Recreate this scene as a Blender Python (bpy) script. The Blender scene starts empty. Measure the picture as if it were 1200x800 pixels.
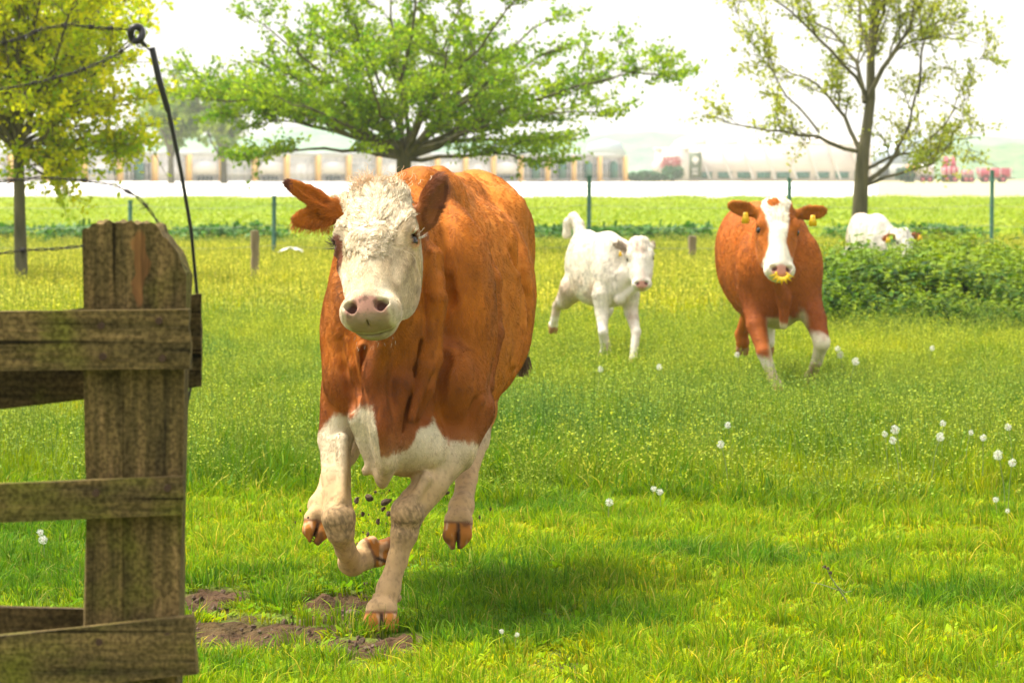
import bpy, math, random
import numpy as np
from mathutils import Vector, Matrix, Euler

random.seed(7); RNG = np.random.default_rng(11)
scene = bpy.context.scene
COL = scene.collection

# ---------------------------------------------------------------- camera
CAM_H = 1.45
F_PX = 4862.0                      # focal length in photograph pixels (1200 wide)
PITCH = math.atan(203.0 / F_PX)
cam_data = bpy.data.cameras.new('camera')
cam = bpy.data.objects.new('camera', cam_data); COL.objects.link(cam)
cam.location = (0, 0, CAM_H)
cam.rotation_euler = (math.pi / 2 - PITCH, 0, 0)
cam_data.sensor_width = 36.0
cam_data.lens = 36.0 * F_PX / 1200.0
cam_data.clip_start = 0.5
cam_data.clip_end = 6000
cam_data.dof.use_dof = True
cam_data.dof.focus_distance = 12.75
cam_data.dof.aperture_fstop = 13.0
scene.camera = cam

# ---------------------------------------------------------------- world + sun
SUN_EL = math.radians(64); SUN_AZ = math.radians(-68)   # azimuth measured from +Y (view direction) towards +X
sun_dir = Vector((math.sin(SUN_AZ) * math.cos(SUN_EL), math.cos(SUN_AZ) * math.cos(SUN_EL), math.sin(SUN_EL)))
world = bpy.data.worlds.new('World'); scene.world = world
world.use_nodes = True
wn = world.node_tree; wn.nodes.clear()
w_out = wn.nodes.new('ShaderNodeOutputWorld'); w_bg = wn.nodes.new('ShaderNodeBackground')
sky = wn.nodes.new('ShaderNodeTexSky'); sky.sky_type = 'NISHITA'; sky.sun_disc = False
sky.sun_elevation = SUN_EL; sky.sun_rotation = SUN_AZ
sky.air_density = 1.0; sky.dust_density = 5.0; sky.ozone_density = 1.0; sky.altitude = 0
hs = wn.nodes.new('ShaderNodeHueSaturation'); hs.inputs['Saturation'].default_value = 0.22
wn.links.new(sky.outputs[0], hs.inputs['Color'])
# thin bright overcast in front of the blue: whiter and brighter towards the horizon
w_tc = wn.nodes.new('ShaderNodeTexCoord'); w_sep = wn.nodes.new('ShaderNodeSeparateXYZ'); wn.links.new(w_tc.outputs['Generated'], w_sep.inputs[0])
w_mr = wn.nodes.new('ShaderNodeMapRange'); w_mr.inputs['From Min'].default_value = 0.02; w_mr.inputs['From Max'].default_value = 0.55
w_mr.inputs['To Min'].default_value = 1.0; w_mr.inputs['To Max'].default_value = 0.55; wn.links.new(w_sep.outputs['Z'], w_mr.inputs['Value'])
w_ns = wn.nodes.new('ShaderNodeTexNoise'); w_ns.inputs['Scale'].default_value = 2.2; w_ns.inputs['Detail'].default_value = 5; wn.links.new(w_tc.outputs['Generated'], w_ns.inputs['Vector'])
w_cl = wn.nodes.new('ShaderNodeMapRange'); w_cl.inputs['From Min'].default_value = 0.3; w_cl.inputs['From Max'].default_value = 0.7; w_cl.inputs['To Min'].default_value = 2.75; w_cl.inputs['To Max'].default_value = 3.0
wn.links.new(w_ns.outputs[0], w_cl.inputs['Value'])
w_cc = wn.nodes.new('ShaderNodeCombineColor'); [wn.links.new(w_cl.outputs[0], w_cc.inputs[i]) for i in range(3)]; w_cw = wn.nodes.new('ShaderNodeMixRGB'); w_cw.blend_type = 'MULTIPLY'; w_cw.inputs[0].default_value = 1; w_cw.inputs[2].default_value = (1.03, 1.0, .95, 1); wn.links.new(w_cc.outputs[0], w_cw.inputs[1])
w_mx = wn.nodes.new('ShaderNodeMixRGB'); wn.links.new(w_mr.outputs[0], w_mx.inputs[0]); wn.links.new(hs.outputs[0], w_mx.inputs[1]); wn.links.new(w_cw.outputs[0], w_mx.inputs[2])
wn.links.new(w_mx.outputs[0], w_bg.inputs[0]); w_bg.inputs[1].default_value = 0.15
wn.links.new(w_bg.outputs[0], w_out.inputs[0])
sun_data = bpy.data.lights.new('sun', 'SUN'); sun = bpy.data.objects.new('sun', sun_data); COL.objects.link(sun)
sun_data.energy = 3.0; sun_data.angle = math.radians(22.0); sun_data.color = (1.0, 0.92, 0.76)
sun.rotation_euler = sun_dir.to_track_quat('Z', 'Y').to_euler()
sun.location = (0, 0, 60)
scene.view_settings.view_transform = 'Standard'; scene.view_settings.look = 'None'
scene.view_settings.gamma = 1.0; scene.view_settings.use_curve_mapping = False
scene.view_settings.exposure = 1.48
scene.cycles.max_bounces = 8; scene.cycles.diffuse_bounces = 3; scene.cycles.transmission_bounces = 4
scene.cycles.transparent_max_bounces = 8; scene.cycles.volume_bounces = 1
scene.cycles.use_adaptive_sampling = True; scene.cycles.adaptive_threshold = 0.01; scene.cycles.denoising_prefilter = 'ACCURATE'

def P(px, py, Y):
    """point of the world at depth Y that stands at pixel (px, py) of the 1200x800 photograph"""
    u = (px - 600) / F_PX; v = (400 - py) / F_PX
    d = np.array([u, math.cos(PITCH) + v * math.sin(PITCH), -math.sin(PITCH) + v * math.cos(PITCH)])
    return np.array([0, 0, CAM_H]) + d * (Y / d[1])

# ---------------------------------------------------------------- helpers
def tag(o, label=None, cat=None, group=None, kind=None):
    if label: o['label'] = label
    if cat: o['category'] = cat
    if group: o['group'] = group
    if kind: o['kind'] = kind
    return o

def empty(name, loc, label=None, cat=None, group=None, kind=None):
    o = bpy.data.objects.new(name, None); COL.objects.link(o); o.location = loc
    o.empty_display_size = 0.1
    return tag(o, label, cat, group, kind)

def mesh_np(name, V, Fc, mat=None, parent=None, origin=None, smooth=False, colors=None, nverts=None):
    """V (n,3); Fc (m,k) faces of one size, or a list of such arrays"""
    V = np.asarray(V, dtype=np.float32)
    if origin is not None: V = V - np.asarray(origin, dtype=np.float32)
    me = bpy.data.meshes.new(name)
    if not isinstance(Fc, list): Fc = [Fc]
    Fc = [np.asarray(f, dtype=np.int32) for f in Fc if len(f)]
    loops = np.concatenate([f.ravel() for f in Fc])
    sizes = np.concatenate([np.full(len(f), f.shape[1], dtype=np.int32) for f in Fc])
    starts = np.concatenate([[0], np.cumsum(sizes)[:-1]]).astype(np.int32)
    me.vertices.add(len(V)); me.vertices.foreach_set('co', V.ravel())
    me.loops.add(len(loops)); me.loops.foreach_set('vertex_index', loops)
    me.polygons.add(len(sizes)); me.polygons.foreach_set('loop_start', starts)
    try: me.polygons.foreach_set('loop_total', sizes)
    except Exception: pass
    if colors is not None:
        ca = me.color_attributes.new('Col', 'FLOAT_COLOR', 'POINT')
        c = np.ones((len(V), 4), dtype=np.float32); c[:, :3] = colors
        ca.data.foreach_set('color', c.ravel())
    me.update(calc_edges=True)
    if smooth: me.polygons.foreach_set('use_smooth', np.ones(len(sizes), dtype=bool))
    if mat: me.materials.append(mat)
    o = bpy.data.objects.new(name, me); COL.objects.link(o)
    if parent is not None: o.parent = parent
    elif origin is not None: o.location = tuple(float(a) for a in origin)
    return o

class MB:
    """collects boxes, tubes and sheets for one mesh"""
    def __init__(s): s.V = []; s.F = {}; s.n = 0
    def add(s, V, F):
        V = np.asarray(V, dtype=float)
        for f in F:
            s.F.setdefault(len(f), []).append([i + s.n for i in f])
        s.V.append(V); s.n += len(V)
    def box(s, c, size, rot=None, jitter=0):
        h = np.array(size) / 2
        v = np.array([[x, y, z] for x in (-1, 1) for y in (-1, 1) for z in (-1, 1)]) * h
        if rot is not None: v = v @ np.array(rot.to_matrix()).T
        s.add(v + np.array(c), [(0, 1, 3, 2), (4, 6, 7, 5), (0, 4, 5, 1), (2, 3, 7, 6), (0, 2, 6, 4), (1, 5, 7, 3)])
    def tube(s, pts, radii, n=6, cap=True, flat=1.0):
        pts = np.asarray(pts, dtype=float); m = len(pts)
        if np.isscalar(radii): radii = [radii] * m
        t = np.gradient(pts, axis=0); t /= (np.linalg.norm(t, axis=1)[:, None] + 1e-9)
        up = np.array([0.13, 0.21, 1.0]) if abs(t[0][2]) < 0.8 else np.array([1.0, 0.17, 0.1])
        V = []
        for i in range(m):
            a = np.cross(t[i], up); a /= np.linalg.norm(a) + 1e-9; b = np.cross(t[i], a)
            up = -np.cross(t[i], np.cross(t[i], up)); up /= np.linalg.norm(up) + 1e-9
            for k in range(n):
                w = 2 * math.pi * k / n
                V.append(pts[i] + radii[i] * (math.cos(w) * a + flat * math.sin(w) * b))
        F = [(i * n + k, i * n + (k + 1) % n, (i + 1) * n + (k + 1) % n, (i + 1) * n + k) for i in range(m - 1) for k in range(n)]
        s.add(V, F)
        if cap:
            s.add([V[k] for k in range(n)], [tuple(range(n - 1, -1, -1))])
            s.add([V[(m - 1) * n + k] for k in range(n)], [tuple(range(n))])
    def prism(s, poly, axis_from, axis_to):
        """poly: list of 3D points (a planar ring), extruded by vector axis_to-axis_from"""
        poly = np.asarray(poly, dtype=float); d = np.asarray(axis_to, float) - np.asarray(axis_from, float); n = len(poly)
        V = np.concatenate([poly, poly + d])
        s.add(V, [tuple(range(n - 1, -1, -1)), tuple(range(n, 2 * n))] + [(k, (k + 1) % n, n + (k + 1) % n, n + k) for k in range(n)])
    def build(s, name, mat, parent=None, origin=None, smooth=False):
        V = np.concatenate(s.V)
        return mesh_np(name, V, [np.array(f) for f in s.F.values()], mat, parent, origin, smooth)

def hash3(i, j, k, seed):
    h = (i * 374761393 + j * 668265263 + k * 2147483647 + seed * 1274126177) & 0xFFFFFFFF
    h = ((h ^ (h >> 13)) * 1274126177) & 0xFFFFFFFF
    return ((h ^ (h >> 16)) & 0xFFFF) / 65535.0
def vnoise(Pn, scale=1.0, seed=0, octaves=2):
    Pn = np.asarray(Pn, dtype=np.float64); out = np.zeros(len(Pn)); amp = 1.0; tot = 0
    for o in range(octaves):
        q = Pn * scale * (2 ** o) + 100.0
        b = np.floor(q).astype(np.int64); f = q - b; f = f * f * (3 - 2 * f)
        r = 0
        for dx in (0, 1):
            for dy in (0, 1):
                for dz in (0, 1):
                    w = (f[:, 0] if dx else 1 - f[:, 0]) * (f[:, 1] if dy else 1 - f[:, 1]) * (f[:, 2] if dz else 1 - f[:, 2])
                    r = r + w * hash3(b[:, 0] + dx, b[:, 1] + dy, b[:, 2] + dz, seed + o)
        out += amp * r; tot += amp; amp *= 0.5
    return out / tot

def new_mat(name):
    m = bpy.data.materials.new(name); m.use_nodes = True
    nt = m.node_tree; b = nt.nodes['Principled BSDF']
    return m, nt, b

def mat_noise(name, c1, c2, scale=5, rough=0.8, bump=0.0, bscale=30, detail=4, c3=None, spec=0.3, stretch=(1, 1, 1), coord='Object', bdist=0.01, transl=0.0):
    m, nt, b = new_mat(name)
    tc = nt.nodes.new('ShaderNodeTexCoord'); mp = nt.nodes.new('ShaderNodeMapping'); mp.inputs['Scale'].default_value = stretch
    nt.links.new(tc.outputs[coord], mp.inputs[0])
    n = nt.nodes.new('ShaderNodeTexNoise'); n.inputs['Scale'].default_value = scale; n.inputs['Detail'].default_value = detail
    nt.links.new(mp.outputs[0], n.inputs['Vector'])
    r = nt.nodes.new('ShaderNodeValToRGB'); r.color_ramp.elements[0].position = 0.3; r.color_ramp.elements[1].position = 0.7
    r.color_ramp.elements[0].color = (*c1, 1); r.color_ramp.elements[1].color = (*c2, 1)
    if c3 is not None:
        e = r.color_ramp.elements.new(0.5); e.color = (*c3, 1)
    nt.links.new(n.outputs[0], r.inputs[0]); nt.links.new(r.outputs[0], b.inputs['Base Color'])
    b.inputs['Roughness'].default_value = rough; b.inputs['Specular IOR Level'].default_value = spec
    if bump > 0:
        n2 = nt.nodes.new('ShaderNodeTexNoise'); n2.inputs['Scale'].default_value = bscale; n2.inputs['Detail'].default_value = 6
        nt.links.new(mp.outputs[0], n2.inputs['Vector'])
        bp = nt.nodes.new('ShaderNodeBump'); bp.inputs['Strength'].default_value = bump; bp.inputs['Distance'].default_value = bdist
        nt.links.new(n2.outputs[0], bp.inputs['Height']); nt.links.new(bp.outputs[0], b.inputs['Normal'])
    return m

def mat_plain(name, c, rough=0.6, metal=0.0, spec=0.5):
    return mat_noise(name, tuple(x * 0.88 for x in c), tuple(min(1, x * 1.1) for x in c), scale=8, rough=rough, spec=spec) if metal == 0 else _metal(name, c, rough, metal)
def _metal(name, c, rough, metal):
    m = mat_noise(name, tuple(x * 0.8 for x in c), c, scale=20, rough=rough); m.node_tree.nodes['Principled BSDF'].inputs['Metallic'].default_value = metal
    return m

def mat_attr(name, rough=0.7, spec=0.25, bump=0.0, bscale=200, bdist=0.002):
    m, nt, b = new_mat(name)
    a = nt.nodes.new('ShaderNodeAttribute'); a.attribute_name = 'Col'
    nt.links.new(a.outputs['Color'], b.inputs['Base Color'])
    b.inputs['Roughness'].default_value = rough; b.inputs['Specular IOR Level'].default_value = spec
    if bump:
        tc = nt.nodes.new('ShaderNodeTexCoord'); n2 = nt.nodes.new('ShaderNodeTexNoise'); n2.inputs['Scale'].default_value = bscale
        nt.links.new(tc.outputs['Object'], n2.inputs['Vector'])
        bp = nt.nodes.new('ShaderNodeBump'); bp.inputs['Strength'].default_value = bump; bp.inputs['Distance'].default_value = bdist
        nt.links.new(n2.outputs[0], bp.inputs['Height']); nt.links.new(bp.outputs[0], b.inputs['Normal'])
    return m

# ---------------------------------------------------------------- implicit-surface modelling (bodies)
def axis_coords(lo, hi, fine, coarse, ranges):
    """rectilinear coordinates: step `fine` inside the ranges, `coarse` outside"""
    out = [lo]
    while out[-1] < hi:
        x = out[-1]; st = coarse
        for a, b in ranges:
            if a <= x < b: st = fine
            elif x < a < x + coarse: st = min(st, max(a - x + 1e-6, fine))
        out.append(x + st)
    return np.array(out, dtype=np.float32)

class Field:
    def __init__(s, xs, ys, zs):
        s.xs, s.ys, s.zs = xs, ys, zs
        s.D = np.full((len(xs), len(ys), len(zs)), 0.3, dtype=np.float32)
    def _win(s, lo, hi):
        sl = []
        for ax, a, b in ((s.xs, lo[0], hi[0]), (s.ys, lo[1], hi[1]), (s.zs, lo[2], hi[2])):
            i0 = max(0, int(np.searchsorted(ax, a)) - 1); i1 = min(len(ax), int(np.searchsorted(ax, b)) + 1)
            if i1 <= i0: return None
            sl.append(slice(i0, i1))
        return tuple(sl)
    def _pts(s, w):
        return s.xs[w[0]][:, None, None], s.ys[w[1]][None, :, None], s.zs[w[2]][None, None, :]
    def _merge(s, w, d, k, mode):
        a = s.D[w]; d = d.astype(np.float32)
        if mode == 'add':
            h = np.clip(0.5 + 0.5 * (a - d) / k, 0, 1)
            s.D[w] = a * (1 - h) + d * h - k * h * (1 - h)
        elif mode == 'sub':
            d = -d
            h = np.clip(0.5 - 0.5 * (a - d) / k, 0, 1)
            s.D[w] = a * (1 - h) + d * h + k * h * (1 - h)
    def ell(s, c, r, R=None, k=0.03, mode='add'):
        c = np.asarray(c, float); r = np.asarray(r, float); R = np.eye(3) if R is None else np.asarray(R, float)
        ext = np.sqrt(((R * r[:, None]) ** 2).sum(0)) + k + 0.03
        w = s._win(c - ext, c + ext)
        if w is None: return
        X, Y, Z = s._pts(w); X = X - c[0]; Y = Y - c[1]; Z = Z - c[2]
        q = [R[i][0] * X + R[i][1] * Y + R[i][2] * Z for i in range(3)]
        k0 = np.sqrt(sum((q[i] / r[i]) ** 2 for i in range(3))); k1 = np.sqrt(sum((q[i] / r[i] ** 2) ** 2 for i in range(3))) + 1e-9
        s._merge(w, k0 * (k0 - 1) / k1, k, mode)
    def cone(s, a, b, ra, rb, k=0.03, ax=None, sc=1.0, mode='add'):
        """tapered capsule; along unit axis `ax` the section is scaled by sc"""
        a = np.asarray(a, float); b = np.asarray(b, float); m = max(ra, rb) * max(1, sc) + k + 0.03
        w = s._win(np.minimum(a, b) - m, np.maximum(a, b) + m)
        if w is None: return
        X, Y, Z = s._pts(w); px, py, pz = X - a[0], Y - a[1], Z - a[2]; ba = b - a
        if ax is not None:
            t = (px * ax[0] + py * ax[1] + pz * ax[2]) * (1 / sc - 1)
            px = px + t * ax[0]; py = py + t * ax[1]; pz = pz + t * ax[2]
            ba = ba + np.dot(ba, ax) * (1 / sc - 1) * np.asarray(ax)
        h = np.clip((px * ba[0] + py * ba[1] + pz * ba[2]) / max(np.dot(ba, ba), 1e-9), 0, 1)
        d = np.sqrt((px - ba[0] * h) ** 2 + (py - ba[1] * h) ** 2 + (pz - ba[2] * h) ** 2) - (ra + (rb - ra) * h)
        s._merge(w, d * min(1, sc), k, mode)
    def chain(s, pts, rad, k=0.02, ax=None, sc=1.0):
        for i in range(len(pts) - 1): s.cone(pts[i], pts[i + 1], rad[i], rad[i + 1], k, ax, sc)
    def sweep(s, st, ex=2.4, k=0.03):
        """st rows: t(=depth along y), cx, ztop, zbot, halfwidth, height share of widest point"""
        st = np.asarray(st, float); m = 0.08
        w = s._win((min(st[:, 1] - st[:, 4]) - m, st[0, 0] - m, min(st[:, 3]) - m), (max(st[:, 1] + st[:, 4]) + m, st[-1, 0] + m, max(st[:, 2]) + m))
        X, Y, Z = s._pts(w); y = Y[0, :, 0]
        def sm(col):   # smooth (cubic Hermite) interpolation
            xk, yk = st[:, 0], st[:, col]; dk = np.gradient(yk, xk)
            yc = np.clip(y, xk[0], xk[-1]); i = np.clip(np.searchsorted(xk, yc) - 1, 0, len(xk) - 2)
            h = xk[i + 1] - xk[i]; t = (yc - xk[i]) / h
            return ((2 * t**3 - 3 * t**2 + 1) * yk[i] + (t**3 - 2 * t**2 + t) * h * dk[i] + (-2 * t**3 + 3 * t**2) * yk[i + 1] + (t**3 - t**2) * h * dk[i + 1])[None, :, None]
        cx, zt, zb, a, fr = sm(1), sm(2), sm(3), sm(4), sm(5)
        zc = zb + (zt - zb) * fr
        hb = np.where(Z > zc, zt - zc, zc - zb)
        q = (np.abs((X - cx) / a) ** ex + np.abs((Z - zc) / hb) ** ex) ** (1 / ex)
        rr = np.sqrt((X - cx) ** 2 + (Z - zc) ** 2)
        d = (q - 1) * np.where(q > 1e-3, rr / np.maximum(q, 1e-3), a)
        d = d * 0.85
        over = np.maximum(np.maximum(st[0, 0] - Y, Y - st[-1, 0]), 0)
        d = np.sqrt(np.maximum(d, 0) ** 2 + over ** 2) + np.minimum(d, 0) * (over == 0)
        s._merge(w, d, k, 'add')
    def hit(s, px, py, y0, y1):
        """first surface point met on the line of sight through (px, py) between depths y0 and y1"""
        for Y in np.arange(y0, y1, .004):
            p = P(px, py, Y); i, j, k = (int(np.clip(np.searchsorted(ax, v), 1, len(ax) - 1)) for ax, v in zip((s.xs, s.ys, s.zs), p))
            if s.D[i, j, k] < 0: return p
        return None
    def mesh(s):
        D = s.D; S = D < 0
        sx = S[:-1] != S[1:]; 
        C = np.zeros(tuple(n - 1 for n in D.shape), dtype=np.int8)
        for dx in (0, 1):
            for dy in (0, 1):
                for dz in (0, 1):
                    C += S[dx:D.shape[0] - 1 + dx, dy:D.shape[1] - 1 + dy, dz:D.shape[2] - 1 + dz]
        act = np.argwhere((C > 0) & (C < 8)); i, j, k = act.T
        idx = np.full(C.shape, -1, dtype=np.int32); idx[i, j, k] = np.arange(len(act))
        offs = [(0,0,0),(1,0,0),(0,1,0),(1,1,0),(0,0,1),(1,0,1),(0,1,1),(1,1,1)]
        val = np.stack([D[i + a, j + b, k + c] for a, b, c in offs], 1)
        acc = np.zeros((len(act), 3)); cnt = np.zeros(len(act))
        for e0 in range(8):
            for axn, step in ((0, 1), (1, 2), (2, 4)):
                if e0 & step: continue
                e1 = e0 | step; v0, v1 = val[:, e0], val[:, e1]; m = (v0 < 0) != (v1 < 0)
                t = np.where(m, v0 / np.where(m, v0 - v1, 1), 0)
                p = np.zeros((len(act), 3)); p += np.array(offs[e0]); p[:, axn] += t
                acc += p * m[:, None]; cnt += m
        fr = acc / cnt[:, None]
        V = np.stack([s.xs[i] + fr[:, 0] * (s.xs[i + 1] - s.xs[i]), s.ys[j] + fr[:, 1] * (s.ys[j + 1] - s.ys[j]), s.zs[k] + fr[:, 2] * (s.zs[k + 1] - s.zs[k])], 1)
        F = []
        def quads(mask, sh, flip_when):
            e = np.argwhere(mask)
            return e
        e = np.argwhere(S[:-1, 1:-1, 1:-1] != S[1:, 1:-1, 1:-1]); a, b, c = e.T; b = b + 1; c = c + 1
        q = np.stack([idx[a, b - 1, c - 1], idx[a, b, c - 1], idx[a, b, c], idx[a, b - 1, c]], 1); fl = S[a, b, c]; q[~fl] = q[~fl][:, ::-1]; F.append(q)
        e = np.argwhere(S[1:-1, :-1, 1:-1] != S[1:-1, 1:, 1:-1]); a, b, c = e.T; a = a + 1; c = c + 1
        q = np.stack([idx[a - 1, b, c - 1], idx[a - 1, b, c], idx[a, b, c], idx[a, b, c - 1]], 1); fl = S[a, b, c]; q[~fl] = q[~fl][:, ::-1]; F.append(q)
        e = np.argwhere(S[1:-1, 1:-1, :-1] != S[1:-1, 1:-1, 1:]); a, b, c = e.T; a = a + 1; b = b + 1
        q = np.stack([idx[a - 1, b - 1, c], idx[a, b - 1, c], idx[a, b, c], idx[a - 1, b, c]], 1); fl = S[a, b, c]; q[~fl] = q[~fl][:, ::-1]; F.append(q)
        F = np.concatenate(F); F = F[(F >= 0).all(1)]
        # keep the one largest connected surface
        lab = np.arange(len(V))
        ed = np.concatenate([F[:, [0, 1]], F[:, [1, 2]], F[:, [2, 3]], F[:, [3, 0]]])
        for _ in range(400):
            m = np.minimum(lab[ed[:, 0]], lab[ed[:, 1]]); old = lab.copy()
            np.minimum.at(lab, old[ed[:, 0]], m); np.minimum.at(lab, old[ed[:, 1]], m); np.minimum.at(lab, ed[:, 0], m); np.minimum.at(lab, ed[:, 1], m)
            for _q in range(3): lab = lab[lab]
            if (old == lab).all(): break
        big = np.bincount(lab).argmax(); keep = lab == big
        remap = np.cumsum(keep) - 1; F = F[keep[F].all(1)]; V = V[keep]; F = remap[F]
        # light smoothing
        ed = np.concatenate([F[:, [0, 1]], F[:, [1, 2]], F[:, [2, 3]], F[:, [3, 0]]])
        deg = np.bincount(ed.ravel(), minlength=len(V)).astype(float)
        for lam in (0.5, -0.52, 0.5, -0.52):
            sm = np.stack([np.bincount(ed[:, 0], V[ed[:, 1], c], len(V)) + np.bincount(ed[:, 1], V[ed[:, 0], c], len(V)) for c in range(3)], 1) / deg[:, None]
            V = V + lam * (sm - V)
        return V, F

def tri_areas(V, F):
    T = np.concatenate([F[:, [0, 1, 2]], F[:, [0, 2, 3]]]) if F.shape[1] == 4 else F
    a, b, c = V[T[:, 0]], V[T[:, 1]], V[T[:, 2]]
    n = np.cross(b - a, c - a); ar = np.linalg.norm(n, axis=1) / 2
    return T, n / (2 * ar[:, None] + 1e-12), ar
def vert_normals(V, F):
    T, n, ar = tri_areas(V, F)
    N = np.stack([sum(np.bincount(T[:, q], n[:, c] * ar, len(V)) for q in range(3)) for c in range(3)], 1)
    return N / (np.linalg.norm(N, axis=1)[:, None] + 1e-12)

def make_curves(name, pts, rad, cols, mat, parent, origin):
    """pts (n, m, 3), rad (m,) or (n,m), cols (n,3)"""
    n, m, _ = pts.shape
    cu = bpy.data.hair_curves.new(name)
    cu.add_curves([m] * n)
    cu.position_data.foreach_set('vector', (pts - np.asarray(origin)).astype(np.float32).ravel())
    if np.ndim(rad) == 1: rad = np.tile(rad, (n, 1))
    ra = cu.attributes.get('radius') or cu.attributes.new('radius', 'FLOAT', 'POINT')
    ra.data.foreach_set('value', rad.astype(np.float32).ravel())
    ca = cu.attributes.new('Col', 'FLOAT_COLOR', 'CURVE')
    c = np.ones((n, 4), dtype=np.float32); c[:, :3] = cols
    ca.data.foreach_set('color', c.ravel())
    cu.materials.append(mat)
    o = bpy.data.objects.new(name, cu); COL.objects.link(o); o.parent = parent
    return o
# ================================================================= CATTLE
hide_mat = mat_attr('hide', rough=0.75, spec=0.2, bump=0.5, bscale=180)
hair_mat = mat_attr('coat_hair', rough=0.55, spec=0.25)
eye_mat = mat_noise('eye_gloss', (0.006, 0.004, 0.004), (0.02, 0.01, 0.006), scale=20, rough=0.16, spec=0.45)
lash_mat = mat_attr('lash_hair', rough=0.5)

def unit(v): v = np.asarray(v, float); return v / np.linalg.norm(v)

class Head:
    """frame: l to image right, d from poll to muzzle, n out of the face; s scales all lengths"""
    def __init__(s, poll, muzzle, yaw, size):
        s.o = np.asarray(poll, float); s.s = size
        s.D = unit(np.asarray(muzzle) - s.o)
        N0 = np.array([math.sin(yaw), -math.cos(yaw), 0.0]); s.N = unit(N0 - np.dot(N0, s.D) * s.D)
        s.L = np.cross(s.D, s.N); 
        if s.L[0] < 0: s.L = -s.L
        s.R = np.array([s.L, s.D, s.N])
    def p(s, l, d, n): return s.o + s.s * (l * s.L + d * s.D + n * s.N)
    def loc(s, X): q = (X - s.o) @ s.R.T / s.s; return q[:, 0], q[:, 1], q[:, 2]

def head_sdf(F, H, jaw=1.0, brow=1.0):
    s = H.s; R = H.R
    E = lambda c, r, k, mode='add': F.ell(H.p(*c), np.array(r) * s, R, k * s, mode)
    Cn = lambda a, b, ra, rb, k, ax=None, sc=1.0, mode='add': F.cone(H.p(*a), H.p(*b), ra * s, rb * s, k * s, ax, sc, mode)
    E((0, .10, -.115), (.112, .125, .11), .03)
    E((0, .015, -.075), (.085, .05, .06), .05)
    E((0, .17, -.095), (.122, .13, .085), .04)
    Cn((0, .25, -.10), (0, .420, -.074), .100, .083, .05, H.L, .98)
    for sg in (-1, 1):
        E((sg * .064, .24, -.185), (.048 * jaw, .135, .10), .05)
        Cn((sg * .045, .30, -.19), (sg * .03, .45, -.13), .045, .032, .04)
        E((sg * .100, .160, -.058), (.030, .050, .034), .025)         # brow ridge over the eye
        Cn((sg * .098, .25, -.085), (sg * .072, .36, -.06), .016, .008, .03)   # facial crest
    Cn((0, .22, -.025), (0, .42, -.028), .040, .032, .04)               # nose bridge
    E((0, .450, -.062), (.080, .048, .056), .035)                       # muzzle
    for sg in (-1, 1):
        E((sg * .050, .456, -.056), (.040, .040, .048), .03)            # upper lip pads
        E((sg * .050, .456, -.026), (.030, .028, .024), .014)           # nostril wings
    E((0, .474, -.032), (.036, .034, .024), .02)                        # nose pad
    E((0, .466, -.122), (.042, .034, .032), .024)                       # chin
    F.ell(H.p(0, .500, -.104), np.array((.046, .05, .0025)) * s, R, .006 * s, 'sub')   # mouth line
    for sg in (-1, 1):
        F.ell(H.p(sg * .044, .466, -.004), np.array((.0165, .017, .026)) * s, R, .010 * s, 'sub')
        F.ell(H.p(sg * .057, .458, -.010), np.array((.013, .010, .02)) * s, R, .008 * s, 'sub')
    F.ell(H.p(0, .50, -.040), np.array((.0025, .026, .016)) * s, R, .008 * s, 'sub')
    for sg in (-1, 1):                                                  # eye: lids around the ball, slit opened
        out = unit(sg * H.L * .82 + H.N * .57)
        A = np.array([unit(np.cross(H.D, out)), H.D, out])
        c = H.p(sg * .105, .190, -.076)
        F.ell(c, np.array((.030, .030, .030)) * s, A, .012 * s)
        F.ell(c + out * .024 * s, np.array((.0235, .0180, .020)) * s, A, .006 * s, 'sub')
        F.ell(c - out * .001 * s, np.array((.0235,) * 3) * s, A, .002 * s, 'sub')
def eye_info(H):
    out = []
    for sg in (-1, 1):
        o = unit(sg * H.L * .82 + H.N * .57); out.append((H.p(sg * .105, .190, -.076), o, sg))
    return out

def hoof_sdf(F, top, dr, lat, fwd, L=.085, w=.030, k=.008, tip=.74):
    """two claws; dr along the claw, lat across, fwd towards the toe"""
    top = np.asarray(top, float); dr, lat, fwd = unit(dr), unit(lat), unit(fwd)
    air = tip < .7
    for sg in (-1, 1):
        a = top + lat * sg * w * .66; mid = top + dr * L * .5 + lat * sg * w * (.74 if air else .84) + fwd * .012
        e_ = top + dr * L * (.90 if air else 1.0) + lat * sg * w * (.42 if air else .92) + fwd * (.014 if air else .016)
        F.cone(a, mid, w * .98, w * (.92 if air else .98), k); F.cone(mid, e_, w * (.92 if air else .98), w * (.50 if air else .92), k)
        F.cone(a - fwd * .025, mid - fwd * .04, w * .9, w * .75, k)
    F.cone(top - dr * .012 - lat * w * .45, top - dr * .012 + lat * w * .45, w * 1.08, w * 1.08, .012)
    F.ell(top + dr * L * .85 + fwd * .035, (w * .10, L * .60, .045), np.array([lat, dr, fwd]), .005, 'sub')

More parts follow.
